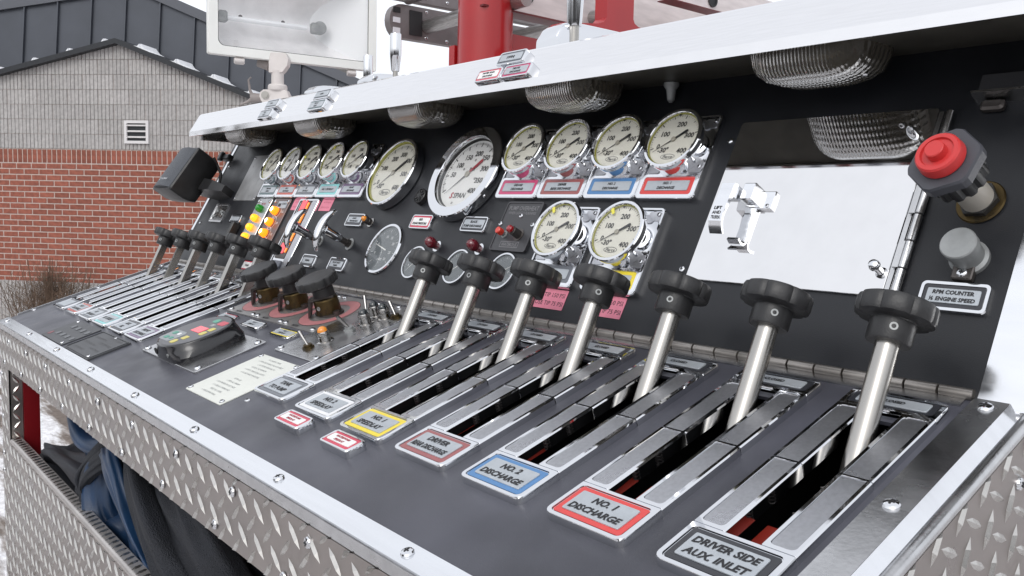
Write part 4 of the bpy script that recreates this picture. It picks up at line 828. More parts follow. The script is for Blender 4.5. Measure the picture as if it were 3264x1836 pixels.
r = thing('rpm_counter_cap', 'round dull grey cap with a screwed tab above the RPM COUNTER plate', 'cap', P_(0.0035, 0.1135, 0))
mb = MB(); mb.T = RX(rad(0)); mb.lathe([(0.0150, 0.0), (0.0150, 0.004), (0.0125, 0.006), (0.0125, 0.019), (0.0137, 0.020), (0.0137, 0.0275), (0.0128, 0.0285)], 36); mb.build('cap', r, ZINC)
mb = MB(); mb.bbox((0, -0.013, 0.004), (0.016, 0.016, 0.007), 0.001); mb.build('tab', r, DKMETAL); screw(r, T((0, -0.0155, 0.0076)), 0.0040, 0.0016)
label(P_(0.0005, 0.0785), 0.0535, 0.0255, 'black', ['RPM COUNTER', '½ ENGINE SPEED'], 'white-rimmed black plate reading RPM COUNTER near the right edge of the panel', shear=0.1, t=0.0045, rim=0.0030, ins=0.0065, insv=0.005)
r = thing('steel_ledge', 'thin dark plate with a bright lower edge high at the right of the panel', 'plate', P_(0.004, 0.2745, 0)); mb = MB(); mb.box((0, 0, 0.003), (0.062, 0.022, 0.006)); mb.box((0, -0.0125, 0.008), (0.064, 0.0022, 0.016), 1); mb.build('plate', r, [LEXAN, STEEL], smooth=False)
mb = MB(); put_text(mb, '::: :::', 0.015, 0.002, 0.008, 0.03, 0.0063); mb.build('lettering', r, WINK, smooth=False)
r = thing('small_catch', 'small grey steel catch below the dark ledge at the upper right', 'catch', P_(-0.012, 0.2545, 0)); mb = MB(); mb.bbox((0, 0, 0.004), (0.019, 0.010, 0.008), 0.002); mb.build('catch', r, DKMETAL); screw(r, T((-0.005, 0.011, 0)), 0.0025, 0.0015)
r = thing('clear_bolt', 'small blunt bolt hanging just under the hood left of the nearest dome light', 'bolt', T((-0.375, 0.135, 0.284)) @ RX(pi)); mb = MB(); mb.lathe([(0.009, 0), (0.009, 0.004), (0.006, 0.008), (0.0045, 0.020), (0.002, 0.023)], 20); mb.build('bolt', r, ZINC)
r = thing('round_vent_knob', 'small round black fluted cap between the two large master gauges', 'cap', P_(-0.8010, 0.1660, 0)); mb = MB(); mb.lathe([(0.0125, 0), (0.0125, 0.008), (0.0113, 0.009), (0.0105, 0.0075)], 32, c1=True); mb.build('cap', r, BLACK)
for k in range(4):
    mb = MB(); mb.T = RZ(rad(30 + 45 * k)) @ T((0, 0, 0.0085)); mb.box((0, 0, 0), (0.019, 0.0016, 0.0014)); mb.build('rib', r, BLACK, smooth=False)

# ---------------------------------------------------------------- labels on the panel
label(P_(-0.7735, 0.1242), 0.0530, 0.0238, 'crimson', ['RED', 'FOAM PRESSURE'], 'red framed white plate reading RED FOAM PRESSURE under the large gauges', white=True, ink=INK, shear=0.05, t=0.0045, rim=0.0022, ins=0.006, insv=0.0045)
label(P_(-0.6440, 0.1240), 0.0545, 0.0238, 'black', ['BLACK', 'PUMP DISCHARGE'], 'chrome framed dark plate reading BLACK PUMP DISCHARGE', shear=0.05, t=0.0045, rim=0.0022, ins=0.006, insv=0.0045)
label(P_(-0.9680, 0.1226), 0.0545, 0.0238, 'black', ['CHECK', 'TRANSMISSION'], 'chrome framed plate reading CHECK TRANSMISSION beside an amber light', shear=0, t=0.0045, rim=0.0022, ins=0.008, insv=0.006)
label(P_(-1.0595, 0.0412), 0.0500, 0.0240, 'black', ['PRIMER'], 'small chrome framed plate reading PRIMER below the left pull handle', shear=0, t=0.0045, rim=0.0022, ins=0.008, insv=0.006)
label(P_(-0.9588, 0.0412), 0.0540, 0.0240, 'black', ['FRONT INLET', 'PRIMER'], 'chrome framed plate reading FRONT INLET PRIMER below the right pull handle', shear=0, t=0.0045, rim=0.0022, ins=0.008, insv=0.006)
label(P_(-1.2870, 0.0160), 0.0480, 0.0230, 'crimson', ['FOAM'], 'red framed white FOAM plate low behind the left metering knobs', white=True, shear=0, t=0.0045, rim=0.0022, ins=0.005, insv=0.004)
label(P_(-1.4570, 0.1135), 0.0510, 0.0215, 'black', [], 'small blank dark framed plate left of the lit lamps', t=0.004, rim=0.0018)
# indicators ---------------------------------------------------
def indicator(M, lens, lab, grp=None, r0=0.0062, hgt=0.016, ringm=mat('dark_chrome', (0.40, 0.39, 0.38), 0.16, 1, noise=0.2, nscale=60), dark=False):  # darker chrome tone for lamp housings and toggle bats
    r = thing('indicator_light', lab, 'indicator light', M, grp)
    b = MB(); b.lathe([(r0 * 1.45, 0), (r0 * 1.45, 0.0012), (r0 * 1.1, 0.002)], 24); b.build('washer', r, ringm)
    b = MB(); b.lathe([(r0, 0.0015), (r0, hgt * 0.35), (r0 * 0.93, hgt * 0.37), (r0 * 0.93, hgt * 0.42), (r0, hgt * 0.44), (r0, hgt * 0.60), (r0 * 0.86, hgt * 0.70)], 24, c0=False); b.build('housing', r, ringm if not dark else DKMETAL)
    b = MB(); b.lathe([(r0 * 0.84, hgt * 0.69), (r0 * 0.78, hgt * 0.82), (r0 * 0.6, hgt * 0.92), (r0 * 0.3, hgt * 0.99), (0.0004, hgt)], 24, c0=False); b.build('lens', r, lens); return r
indicator(P_(-0.9200, 0.1205), AMBOFF, 'small amber indicator light right of the CHECK TRANSMISSION plate', r0=0.0058, hgt=0.019, dark=True)
def bulbous(M, lab):
    r = thing('indicator_light', lab, 'indicator light', M, 'dark red bulbous indicator lights'); b = MB(); b.lathe([(0.0085, 0), (0.0085, 0.001), (0.006, 0.0018)], 24); b.build('washer', r, CHROME)
    b = MB(); b.lathe([(0.0055, 0.001), (0.006, 0.006), (0.0078, 0.010), (0.0082, 0.0135), (0.0070, 0.0180), (0.0040, 0.0212), (0.0004, 0.0222)], 28, c0=False); b.build('lens', r, REDOFF)
bulbous(P_(-0.7115, 0.0882), 'dark red bulbous light above the left small round gauge'); bulbous(P_(-0.6140, 0.0888), 'dark red bulbous light above the middle small round gauge')
r = thing('pump_overheat_panel', 'grey engraved PUMP OVERHEAT panel with red button and red lamp', 'warning panel', P_(-0.5555, 0.1240, 0))
mb = MB(); mb.stack([(rr(0.0715, 0.0715, 0.004), 0), (rr(0.0715, 0.0715, 0.004), 0.0034), (rr(0.0675, 0.0675, 0.003), 0.0034), (rr(0.0672, 0.0672, 0.003), 0.0024)]); mb.build('plate', r, LEXAN, ang=20)
mb = MB(); put_text(mb, 'PUMP OVERHEAT', 0, 0.0265, 0.0062, 0.058, 0.0027, 0, 0.01); put_text(mb, 'WHEN LIGHT IS FLASHING', 0, 0.0195, 0.0042, 0.054, 0.0027, 0, 0.005); put_text(mb, 'WATEROUS', 0, -0.0262, 0.0050, 0.030, 0.0027, 0, 0.02); mb.build('lettering', r, mat('engraved_grey', (0.20, 0.20, 0.21), 0.5), smooth=False)
mb = MB(); o1 = [(x, y, 0.0026) for x, y in rr(0.036, 0.0085, 0.0005, 1, 0, -0.0262)]; o2 = [(x, y, 0.0026) for x, y in rr(0.0345, 0.007, 0.0005, 1, 0, -0.0262)]; mb.loft([o1, o2], 0, False, False); mb.build('logo_frame', r, MATS['engraved_grey'], smooth=False)
for q in ((-0.0335, 0.003), (0.0305, 0.003), (0.001, 0.0155)): screw(r, T((q[0], q[1], 0.0028)), 0.0034, 0.0018)
mb = MB(); mb.T = T((-0.0165, -0.0125, 0.0025)); mb.lathe([(0.0052, 0), (0.0052, 0.0012), (0.0034, 0.0015), (0.0034, 0.007)], 24); mb.build('button_ring', r, ZINC)
mb = MB(); mb.T = T((-0.0165, -0.0125, 0.0025)); mb.lathe([(0.0046, 0.006), (0.0048, 0.0075), (0.0046, 0.0135), (0.0036, 0.0142)], 24); mb.build('push_button', r, REDB)
mb = MB(); mb.T = T((0.0115, -0.0120, 0.0025)); mb.lathe([(0.0088, 0), (0.0088, 0.0008), (0.006, 0.0012), (0.0057, 0.012), (0.0062, 0.0123), (0.0062, 0.0135), (0.0056, 0.0138), (0.0056, 0.0155)], 28); mb.build('lamp_housing', r, DKMETAL)
mb = MB(); mb.T = T((0.0115, -0.0120, 0.0025)); mb.lathe([(0.0050, 0.0155), (0.0046, 0.0185), (0.0028, 0.0205), (0.0003, 0.0212)], 28, c0=False); mb.build('lens', r, mat('red_lens', (0.30, 0.005, 0.01), 0.1, coat=1))
# flush round gauges
def flush_gauge(u, w, R, lab, nums, a0=225, a1=-45, na=160, col=DIALD):
    r = thing('round_gauge', lab, 'gauge', P_(u, w, 0), 'dark faced flush gauges'); ri = R * 0.88
    b = MB(); b.lathe([(R, 0), (R, 0.002), (R * 0.975, 0.0040), (ri * 1.01, 0.0040), (ri, 0.0026)], 48, c0=False, c1=False); b.build('bezel_ring', r, CHROME, ang=25)
    b = MB(); b.lathe([(ri * 1.003, 0.0010), (ri * 1.003, 0.0016)], 48, c0=False); b.build('dial', r, col)
    b = MB(); b.stack([(circ(ri, 48), 0.0028), (circ(ri, 48), 0.0033)]); b.build('glass', r, GLASS)
    dial_marks(r, ri * 0.92, 0.0018, a0, a1, 24, 6, 3, nums, WINK, ts=0.13, w=0.010)
    b = MB(); a = rad(na); b.T = RZ(a); b.add([(-0.2 * ri, -0.03 * ri, 0.0021), (0.75 * ri, -0.008 * ri, 0.0021), (0.75 * ri, 0.008 * ri, 0.0021), (-0.2 * ri, 0.03 * ri, 0.0021)], [[0, 1, 2, 3]]); b.build('needle', r, WHITEPL, smooth=False)
flush_gauge(-0.8440, 0.0765, 0.0430, 'largest dark faced gauge under the slim master gauge, numbers to 30', [('0', 200, 0.62), ('5', 160, 0.6), ('10', 100, 0.6), ('15', 62, 0.62), ('20', 25, 0.64), ('25', -15, 0.6), ('30', -50, 0.62), ('x100', -90, 0.5)], na=165)
flush_gauge(-0.7470, 0.0592, 0.0262, 'left of three small flush gauges, partly behind a lever knob', [('8', 200, 0.6), ('16', 0, 0.6)], na=225)
flush_gauge(-0.6440, 0.0597, 0.0262, 'middle of three small flush gauges, behind the second lever knob', [('C', 200, 0.6), ('H', 0, 0.6)], na=215)
flush_gauge(-0.5480, 0.0600, 0.0262, 'right of three small flush gauges, beside the pump overheat panel', [('E', 200, 0.6), ('F', 0, 0.6)], na=30)
# stickers
def sticker(u, w, W_, H_, lines, lab, grp='pink pressure stickers', th=0.0055):
    r = thing('sticker', lab, 'sticker', P_(u, w, 0.0002), grp); b = MB(); b.stack([(rr(W_, H_, 0.0008, 1), 0), (rr(W_, H_, 0.0008, 1), 0.0003)]); b.build('paper', r, PINK, smooth=False)
    b = MB(); n = len(lines)
    for i, s_ in enumerate(lines): put_text(b, s_, 0, (n / 2 - i - 0.5) * H_ / (n + 0.4), th, W_ * 0.92, 0.0005, 0, 0.0)
    b.build('lettering', r, INK if th > 0.004 else mat('pink_ink', (0.45, 0.12, 0.18), 0.6), smooth=False)
sticker(-0.4460, 0.0330, 0.0560, 0.0250, ['PIPE TIP 150 PSI', 'HOSE TIP 75 PSI'], 'pink sticker with pressures, partly behind the third lever knob')
sticker(-0.3560, 0.0330, 0.0560, 0.0250, ['PIPE TIP 150 PSI', 'HOSE TIP 75 PSI'], 'pink sticker with pressures, partly behind the fourth lever knob')
sticker(-1.2100, 0.1512, 0.0420, 0.0240, ['PIPE TIP 150 PSI', 'HOSE TIP 75 PSI'], 'faded pink sticker left of the lit tank level strip', th=0.0030)
sticker(-1.0980, 0.1512, 0.0420, 0.0240, ['PIPE TIP 150 PSI', 'HOSE TIP 75 PSI'], 'faded pink sticker right of the lit tank level strip', th=0.0030)
# ---------------------------------------------------------------- lit lamp strips
def strip_plate(name, u, w, W_, H_, lab, mt, cat, t=0.003):
    r = thing(name, lab, cat, P_(u, w, 0)); b = MB(); b.stack([(rr(W_, H_, 0.004), 0), (rr(W_, H_, 0.004), t - 0.0006), (rr(W_ - 0.0012, H_ - 0.0012, 0.0035), t)]); b.build('plate', r, mt, ang=25)
    for sx in (-1, 1):
        for sy in (-1, 1): screw(r, T((sx * (W_ / 2 - 0.006), sy * (H_ / 2 - 0.007), t)), 0.0042, 0.003)
    return r
r = strip_plate('tank_level_lights', -1.3560, 0.1085, 0.0640, 0.1080, 'silver strip with one green and three yellow lamps', STEEL, 'indicator strip')
mb = MB(); put_text(mb, 'WATER', 0, 0.0415, 0.004, 0.03, 0.0032); mb.build('lettering', r, REDINK, smooth=False)
for i, w in enumerate((0.1385, 0.1165, 0.0955, 0.0745)):
    L_ = GRN if i == 0 else AMBY
    mb = MB(); mb.T = T((-0.004, w - 0.1085, 0.003)); mb.lathe([(0.0078, 0), (0.0080, 0.002), (0.0076, 0.0035), (0.0070, 0.007), (0.0050, 0.0095), (0.002, 0.0105), (0.0003, 0.0107)], 28, c0=False); mb.build('lamp', r, L_)
r = strip_plate('foam_level_lights', -1.2760, 0.1085, 0.0700, 0.1080, 'dark strip of blazing orange lamps next to the yellow ones', mat('strip_brown', (0.16, 0.12, 0.115), 0.35, 0.6), 'indicator strip')
mb = MB(); mb.box((0.008, 0.040, 0.0034), (0.040, 0.015, 0.0006)); mb.build('maker_plate', r, GREYPL, smooth=False)
mb = MB(); mb.box((-0.003, 0.039, 0.0038), (0.012, 0.007, 0.0003)); put_text(mb, 'CLASS 1', 0.016, 0.042, 0.004, 0.02, 0.0040); mb.build('lettering', r, INK, smooth=False)
for i, w in enumerate((0.1335, 0.1090, 0.0850, 0.0640)):
    mb = MB(); mb.T = T((-0.004, w - 0.1085, 0.003)); mb.lathe([(0.0085, 0), (0.0087, 0.002), (0.0082, 0.006), (0.0070, 0.0095), (0.0045, 0.0115)], 28, c0=False, c1=False); mb.build('lamp', r, AMB)
    mb = MB(); mb.T = T((-0.004, w - 0.1085, 0.003)); mb.lathe([(0.0047, 0.0113), (0.002, 0.0125), (0.0003, 0.0127)], 20, c0=False); mb.build('lamp_core', r, AMBC)
    mb = MB(); mb.T = T((0.001, w - 0.1085, 0.0031)); o1 = circ(0.0150, 32); o2 = circ(0.0140, 32); mb.loft([[(x, y, 0.0003) for x, y in o1], [(x, y, 0.0003) for x, y in o2]], 0, False, False); put_text(mb, ['FULL', '3/4', '1/2', '1/4'][i], 0.022, 0, 0.0045, 0.012, 0.0003); mb.build('lettering', r, mat('white_print', (0.75, 0.72, 0.7), 0.5), smooth=False)
r = thing('tank_level_gauge', 'tall chrome framed level strip with red and green segments and lit orange bars', 'level gauge', P_(-1.1600, 0.1015, 0))
mb = MB(); Wl, Hl = 0.076, 0.150; mb.stack([(rr(Wl, Hl, 0.004, 4, 0, -0.016), 0), (rr(Wl, Hl, 0.004, 4, 0, -0.016), 0.0055), (rr(Wl - 0.001, Hl - 0.001, 0.004, 4, 0, -0.016), 0.006), (rr(Wl - 0.008, Hl - 0.008, 0.003, 4, 0, -0.016), 0.006), (rr(Wl - 0.0086, Hl - 0.0086, 0.003, 4, 0, -0.016), 0.004)]); mb.build('frame', r, CHROME, ang=28)
mb = MB(); mb.stack([(rr(0.020, 0.138, 0.002, 2, 0.0225, -0.016), 0.0042), (rr(0.020, 0.138, 0.002, 2, 0.0225, -0.016), 0.005)]); mb.build('satin_insert', r, SATIN)
mb = MB(); mb.stack([(rr(0.040, 0.118, 0.002, 2, -0.0095, -0.004), 0.0042), (rr(0.040, 0.118, 0.002, 2, -0.0095, -0.004), 0.0052)]); mb.build('display_back', r, DKMETAL)
for (w, hh, c_) in ((0.1460, 0.024, 'rose'), (0.1205, 0.026, 'green'), (0.0815, 0.026, 'green'), (0.0585, 0.021, 'red')):
    mb = MB(); mb.stack([(rr(0.0200, hh, 0.0015, 2, -0.012, w - 0.1015), 0.0052), (rr(0.0200, hh, 0.0015, 2, -0.012, w - 0.1015), 0.0064)]); mb.build('segment', r, REDL if c_ in ('rose', 'red') else colour('green'))
for w in (0.1430, 0.1200, 0.0830, 0.0600):
    mb = MB(); mb.stack([(rr(0.0055, 0.0195, 0.0015, 2, 0.0045, w - 0.1015), 0.0052), (rr(0.0055, 0.0195, 0.0015, 2, 0.0045, w - 0.1015), 0.0068)]); mb.build('bar_light', r, ORL)
screw(r, T((-0.010, 0.0555, 0.0052)), 0.003, 0.002)
mb = MB(); mb.stack([(rr(0.040, 0.020, 0.0015, 2, -0.0095, -0.0785), 0.0045), (rr(0.040, 0.020, 0.0015, 2, -0.0095, -0.0785), 0.0075)]); mb.build('test_pad', r, mat('pad_grey', (0.16, 0.17, 0.2), 0.4)); mb = MB(); mb.T = T((-0.009, -0.0785, 0.0075)); mb.lathe([(0.005, 0), (0.0045, 0.001)], 20); mb.build('test_button', r, MATS['pad_grey'])
# pull handles
def pull(u, w, lab):
    r = thing('pull_handle', lab, 'handle', P_(u, w, 0), 'chrome pull handles of the primer valves')
    b = MB(); b.lathe([(0.0105, 0), (0.0105, 0.0015), (0.007, 0.0018)], 28); b.build('washer', r, ZINC)
    b = MB(); b.stack([(circ(0.0072, 6), 0.0015), (circ(0.0072, 6), 0.009)]); b.lathe([(0.005, 0.009), (0.005, 0.022)], 20); b.build('nut', r, DKMETAL, ang=20)
    b = MB(); b.lathe([(0.0062, 0.020), (0.0075, 0.024), (0.0078, 0.030), (0.0070, 0.040), (0.0085, 0.052)], 24); b.build('stem', r, CHROME)
    b = MB(); pts = [Vector((0, y, 0.0605 - 0.011 * abs(y / 0.036) ** 2.2)) for y in [-0.037 + 0.074 * i / 16 for i in range(17)]]
    rings = []
    for i, p in enumerate(pts):
        s_ = 0.25 + 0.75 * math.sqrt(max(0, 1 - (abs(p.y) / 0.038) ** 3)); rings.append([(0.0082 * s_ * cos(t), p.y, p.z + 0.0058 * s_ * sin(t)) for t in [2 * pi * k / 16 for k in range(16)]])
    b.loft(rings); b.loft([[(0.0075 * cos(t) * 1.0, 0.014 * sin(t), 0.060) for t in [2 * pi * k / 16 for k in range(16)]], [(0.0065 * cos(t), 0.0075 * sin(t), 0.046) for t in [2 * pi * k / 16 for k in range(16)]]]); b.build('grip', r, CHROME, ang=60)
pull(-1.0582, 0.0795, 'left chrome pull handle in front of the red and green level strip'); pull(-0.9530, 0.0795, 'right chrome pull handle left of the dark faced round gauge')
# left end of the panel
r = thing('data_plate', 'plain worn aluminium plate at the far left of the gauge panel', 'plate', P_(-1.4700, 0.2130, 0)); mb = MB(); mb.stack([(rr(0.110, 0.110, 0.002, 2), 0), (rr(0.110, 0.110, 0.002, 2), 0.0016)]); mb.build('plate', r, mat('worn_plate', (0.33, 0.33, 0.33), 0.42, 0.6, noise=0.25, nscale=20, dirt=(0.12, 0.12, 0.12), dscale=60, dth=0.6))
for sx in (-1, 1):
    for sy in (-1, 1): screw(r, T((sx * 0.050, sy * 0.050, 0.0016)), 0.0026, 0.0014)
r = thing('outlet_grille', 'small chrome plate with clear lumpy cover at the left edge of the panel', 'cover', P_(-1.5640, 0.1262, 0)); mb = MB(); mb.stack([(rr(0.071, 0.045, 0.004), 0), (rr(0.071, 0.045, 0.004), 0.003), (rr(0.064, 0.038, 0.003), 0.0035), (rr(0.063, 0.037, 0.003), 0.0018)]); mb.build('frame', r, STEEL)
for i in range(14):
    mb = MB(); mb.T = T((random.uniform(-0.022, 0.022), random.uniform(-0.012, 0.012), 0.003)) @ RZ(random.uniform(0, 6)); mb.bbox((0, 0, 0), (random.uniform(0.006, 0.012), random.uniform(0.004, 0.007), 0.004), 0.001); mb.build('lump', r, DKMETAL if i % 2 else ZINC)
r = thing('edge_connector', 'small dark clip connector on the upper left edge of the panel', 'connector', P_(-1.6500, 0.2620, 0)); mb = MB(); mb.bbox((-0.004, 0, 0.012), (0.040, 0.014, 0.014), 0.002); mb.bbox((-0.022, 0, 0.020), (0.016, 0.022, 0.010), 0.002, 0); mb.build('connector', r, BLACK); mb = MB(); mb.bbox((-0.036, -0.004, 0.014), (0.02, 0.012, 0.006), 0.002); mb.build('clip', r, STEEL)
# extension speaker on an arm
SPo = Vector((-1.6205, -0.0304, 0.1631)); e2 = Vector((-1, 0, 0)); th_ = rad(55); e1 = Vector((0, cos(th_), sin(th_))); e3 = Vector((0, sin(th_), -cos(th_)))
r = thing('speaker', 'black boxy extension speaker on an arm at the far left end of the panel', 'speaker', Matrix(((-e2.x, e1.x, -e3.x, SPo.x), (-e2.y, e1.y, -e3.y, SPo.y), (-e2.z, e1.z, -e3.z, SPo.z), (0, 0, 0, 1))))
# local: x to the right (+X), y up the long side, z out of the grille; front right bottom corner at the origin
mb = MB(); cx, cy = -0.059, 0.0565
mb.stack([(rr(0.094, 0.092, 0.006, 3, cx, cy), -0.066), (rr(0.110, 0.108, 0.006, 3, cx, cy), -0.050), (rr(0.118, 0.115, 0.006, 3, cx, cy), -0.036), (rr(0.118, 0.115, 0.006, 3, cx, cy), -0.003), (rr(0.114, 0.111, 0.006, 3, cx, cy), 0.0)]); mb.build('housing', r, BLACK, ang=25)
mb = MB(); mb.loft([[(cx - 0.052 + 0.104 * i / 12, cy + s_ * 0.0525, 0.0005 + 0.0075 * (1 - ((i - 6) / 6) ** 2)) for i in range(13)] for s_ in (-1, 1)], 0, False, False, close=False); mb.build('grille', r, mat('speaker_grille', (0.045, 0.05, 0.06), 0.5, noise=0.1, nscale=300, bump=0.3, bscale=1800))
mb = MB(); mb.loft([[(cx - 0.052 + 0.104 * i / 12, cy - 0.0525, 0.0005 + 0.0075 * (1 - ((i - 6) / 6) ** 2)) for i in range(13)], [(cx - 0.052 + 0.104 * i / 12, cy - 0.0525, -0.004) for i in range(13)]], 0, False, False, close=False); mb.build('grille_end', r, MATS['speaker_grille'])
mb = MB(); put_text(mb, 'MOTOROLA', cx + 0.012, cy - 0.035, 0.0045, 0.040, 0.0088, 0, 0.02); o_ = circ(0.004, 16, cx - 0.015, cy - 0.035); mb.loft([[(x, y, 0.0088) for x, y in o_], [((x - cx + 0.015) * .7 + cx - 0.015, (y - cy + 0.035) * .7 + cy - 0.035, 0.0088) for x, y in o_]], 0, False, False); mb.build('lettering', r, WINK, smooth=False)
r = thing('support_bracket', 'flat black arm carrying the extension speaker off the panel', 'bracket', Matrix()); mb = MB()
a = Vector((-1.665, 0.050, 0.170)); b_ = MP @ Vector((-1.545, 0.172, 0.006))
mb.T = Matrix(); d_ = (b_ - a).normalized(); sd = d_.cross(Vector((1, 0, 0))).normalized(); up_ = sd.cross(d_)
def ringat(p, w_, h_): return [tuple(p + sd * x + up_ * y) for x, y in ((-w_, -h_), (w_, -h_), (w_, h_), (-w_, h_))]
mb.loft([ringat(a, 0.014, 0.020), ringat(a + d_ * 0.05, 0.014, 0.022), ringat(b_ - d_ * 0.045, 0.012, 0.026), ringat(b_, 0.008, 0.022)]); mb.build('arm', r, BLACK, smooth=False)
mb = MB(); mb.tube([(-1.640, 0.075, 0.235), (-1.625, 0.085, 0.200), (-1.622, 0.080, 0.175), (-1.63, 0.07, 0.15)], 0.0035, 8); mb.build('cable', r, RUBBER)
r = thing('toggle_box', 'small dark bracket with lever behind the left lever knobs', 'bracket', P_(-1.425, 0.082, 0)); mb = MB(); mb.bbox((0, 0, 0.009), (0.012, 0.040, 0.018), 0.002); mb.T = T((-0.020, 0.002, 0.006)); mb.bbox((0, 0, 0), (0.028, 0.009, 0.010), 0.003); mb.build('bracket', r, BLACK)
# ---------------------------------------------------------------- things on the sloping console
def flat_plate(name, u0, u1, v0, v1, mt, lab, cat, t=0.0022, r0=0.002, grp=None):
    r = thing(name, lab, cat, C_(ctr(u0, u1), ctr(v0, v1), 0), grp); w, h = u1 - u0, v1 - v0
    b = MB(); b.stack([(rr(w, h, r0, 2), 0.0), (rr(w, h, r0, 2), t - 0.0004), (rr(w - 0.0008, h - 0.0008, r0, 2), t)]); b.build('plate', r, mt, ang=25); return r
KEYP = mat('key_plate', (0.055, 0.057, 0.062), 0.45, 0, noise=0.15, nscale=20)
r = flat_plate('switch_keypad', -1.4040, -1.2590, 0.2780, 0.3440, KEYP, 'worn dark keypad with pale square keys near the front left corner', 'keypad')
for j in range(2):
    for i in range(4):
        mb = MB(); mb.bbox((-0.030 + i * 0.030, 0.013 - j * 0.026, 0.0028), (0.013, 0.010, 0.0012), 0.0004); mb.build('key', r, mat('key_grey', (0.14, 0.145, 0.155), 0.5))
mb = MB(); mb.T = T((-0.058, -0.020, 0.0022)); mb.lathe([(0.006, 0), (0.006, 0.0005)], 20); mb.build('red_dot', r, mat('dull_red_dot', (0.22, 0.08, 0.09), 0.5))
for q in ((0.060, -0.028), (-0.060, 0.028)): screw(r, T((q[0], q[1], 0.0022)), 0.0035, 0.002)
r = flat_plate('engraved_plate', -1.2350, -1.0905, 0.2785, 0.3450, KEYP, 'dark engraved instruction plate with raised rows beside the keypad', 'plate', t=0.003)
mb = MB()
rows = ['RELIEF VALVE OPERATION', 'OPEN SLOWLY TO SET', 'PRESSURE WITH PUMP', 'IN GEAR AND HOSE', 'LINES CHARGED', 'CLOSE AFTER USE']
for i, s_ in enumerate(rows): put_text(mb, s_, -0.028 if i % 2 else 0.026, 0.024 - i * 0.0088, 0.0048, 0.060, 0.0032, 0, 0.01)
mb.build('lettering', r, mat('engraved_dark', (0.10, 0.10, 0.105), 0.5), smooth=False)
mb = MB(); o1 = rr(0.140, 0.062, 0.002, 2); o2 = rr(0.1365, 0.0585, 0.002, 2); mb.stack([(o1, 0.003), (o1, 0.0042), (o2, 0.0042), (o2, 0.003)], 0, False, False); mb.build('raised_rim', r, KEYP, ang=20)
screw(r, T((0.056, -0.027, 0.003)), 0.0035, 0.002); screw(r, T((0.010, 0.028, 0.003)), 0.003, 0.002)
# governor
r = flat_plate('pressure_governor', -1.0240, -0.8070, 0.1790, 0.2830, STEEL, 'black round-topped pressure governor with coloured keys on a steel plate', 'control unit', t=0.003, r0=0.004)
gx, gy = -0.915 - ctr(-1.0240, -0.8070), -(0.2320 - ctr(0.1790, 0.2830))
for q in ((-0.100, 0.043), (-0.100, -0.045), (0.098, -0.043), (0.030, -0.047), (0.098, 0.043)): screw(r, T((q[0], q[1], 0.003)), 0.0052, 0.0032)
mb = MB(); N_ = 48
def sq(a, b, e):
    return [(gx + a * math.copysign(abs(cos(t)) ** (2 / e), cos(t)), gy + b * math.copysign(abs(sin(t)) ** (2 / e), sin(t))) for t in [2 * pi * i / N_ for i in range(N_)]]
mb.stack([(sq(0.060, 0.052, 4.5), 0.003), (sq(0.0605, 0.0525, 4.5), 0.010), (sq(0.057, 0.052, 3.2), 0.017), (sq(0.0535, 0.0525, 2.4), 0.023), (sq(0.054, 0.0535, 2.2), 0.0255), (sq(0.0525, 0.052, 2.2), 0.027)]); mb.build('body', r, mat('gloss_black_plastic', (0.010, 0.010, 0.012), 0.22, coat=0.4), ang=45)
mb = MB(); mb.stack([(sq(0.0505, 0.050, 2.2), 0.0268), (sq(0.050, 0.0495, 2.2), 0.0274)]); mb.build('face', r, mat('membrane_grey', (0.10, 0.10, 0.11), 0.35))
def key(x, y, w, h, c, rr_=0.002, name='key', z=0.0274):
    b = MB(); b.stack([(rr(w, h, rr_, 3, gx + x, gy + y), z), (rr(w, h, rr_, 3, gx + x, gy + y), z + 0.0005)]); b.build(name, r, c)
def cc(n, c): return mat(n, c, 0.35)
key(0.006, 0.004, 0.032, 0.016, REDL, 0.001, 'display'); key(-0.001, 0.033, 0.016, 0.011, cc('key_green', (0.10, 0.35, 0.25)), 0.005); key(0.026, 0.031, 0.022, 0.012, cc('key_red', (0.55, 0.07, 0.10)), 0.004)
key(0.033, 0.011, 0.013, 0.010, cc('key_yellow', (0.60, 0.52, 0.12)), 0.002); key(0.033, -0.002, 0.013, 0.011, cc('key_yellow', (0.6, 0.52, 0.12)), 0.004); key(0.018, -0.022, 0.013, 0.010, MATS['key_yellow'], 0.002); key(0.012, -0.036, 0.013, 0.011, MATS['key_yellow'], 0.004)
b = MB(); b.stack([(rr(0.044, 0.030, 0.008, 3, gx - 0.020, gy - 0.026), 0.0274), (rr(0.044, 0.030, 0.008, 3, gx - 0.020, gy - 0.026), 0.0277)]); b.build('key_field', r, cc('field_grey', (0.26, 0.28, 0.29)))
key(-0.028, -0.019, 0.012, 0.008, cc('key_dkgreen', (0.06, 0.28, 0.20)), 0.002, z=0.0277); key(-0.012, -0.019, 0.008, 0.006, WHITEPL, 0.002, z=0.0277); key(-0.026, -0.033, 0.012, 0.007, MATS['key_dkgreen'], 0.002, z=0.0277); key(-0.010, -0.032, 0.010, 0.006, MATS['key_dkgreen'], 0.002, z=0.0277)
mb = MB(); put_text(mb, 'PSI', gx + 0.013, gy + 0.021, 0.006, 0.014, 0.0278, 0.2); mb.build('lettering', r, mat('white_print2', (0.7, 0.7, 0.7), 0.5), smooth=False)
for q in ((-0.030, -0.0525), (0.020, -0.0528)):
    b = MB(); b.T = T((gx + q[0], gy + q[1] + 0.0005, 0.013)) @ RX(pi / 2); b.lathe([(0.0048 if q[0] < 0 else 0.003, -0.001), (0.0048 if q[0] < 0 else 0.003, 0.0008)], 24); b.build('plug', r, RUBBER if q[0] < 0 else ZINC)
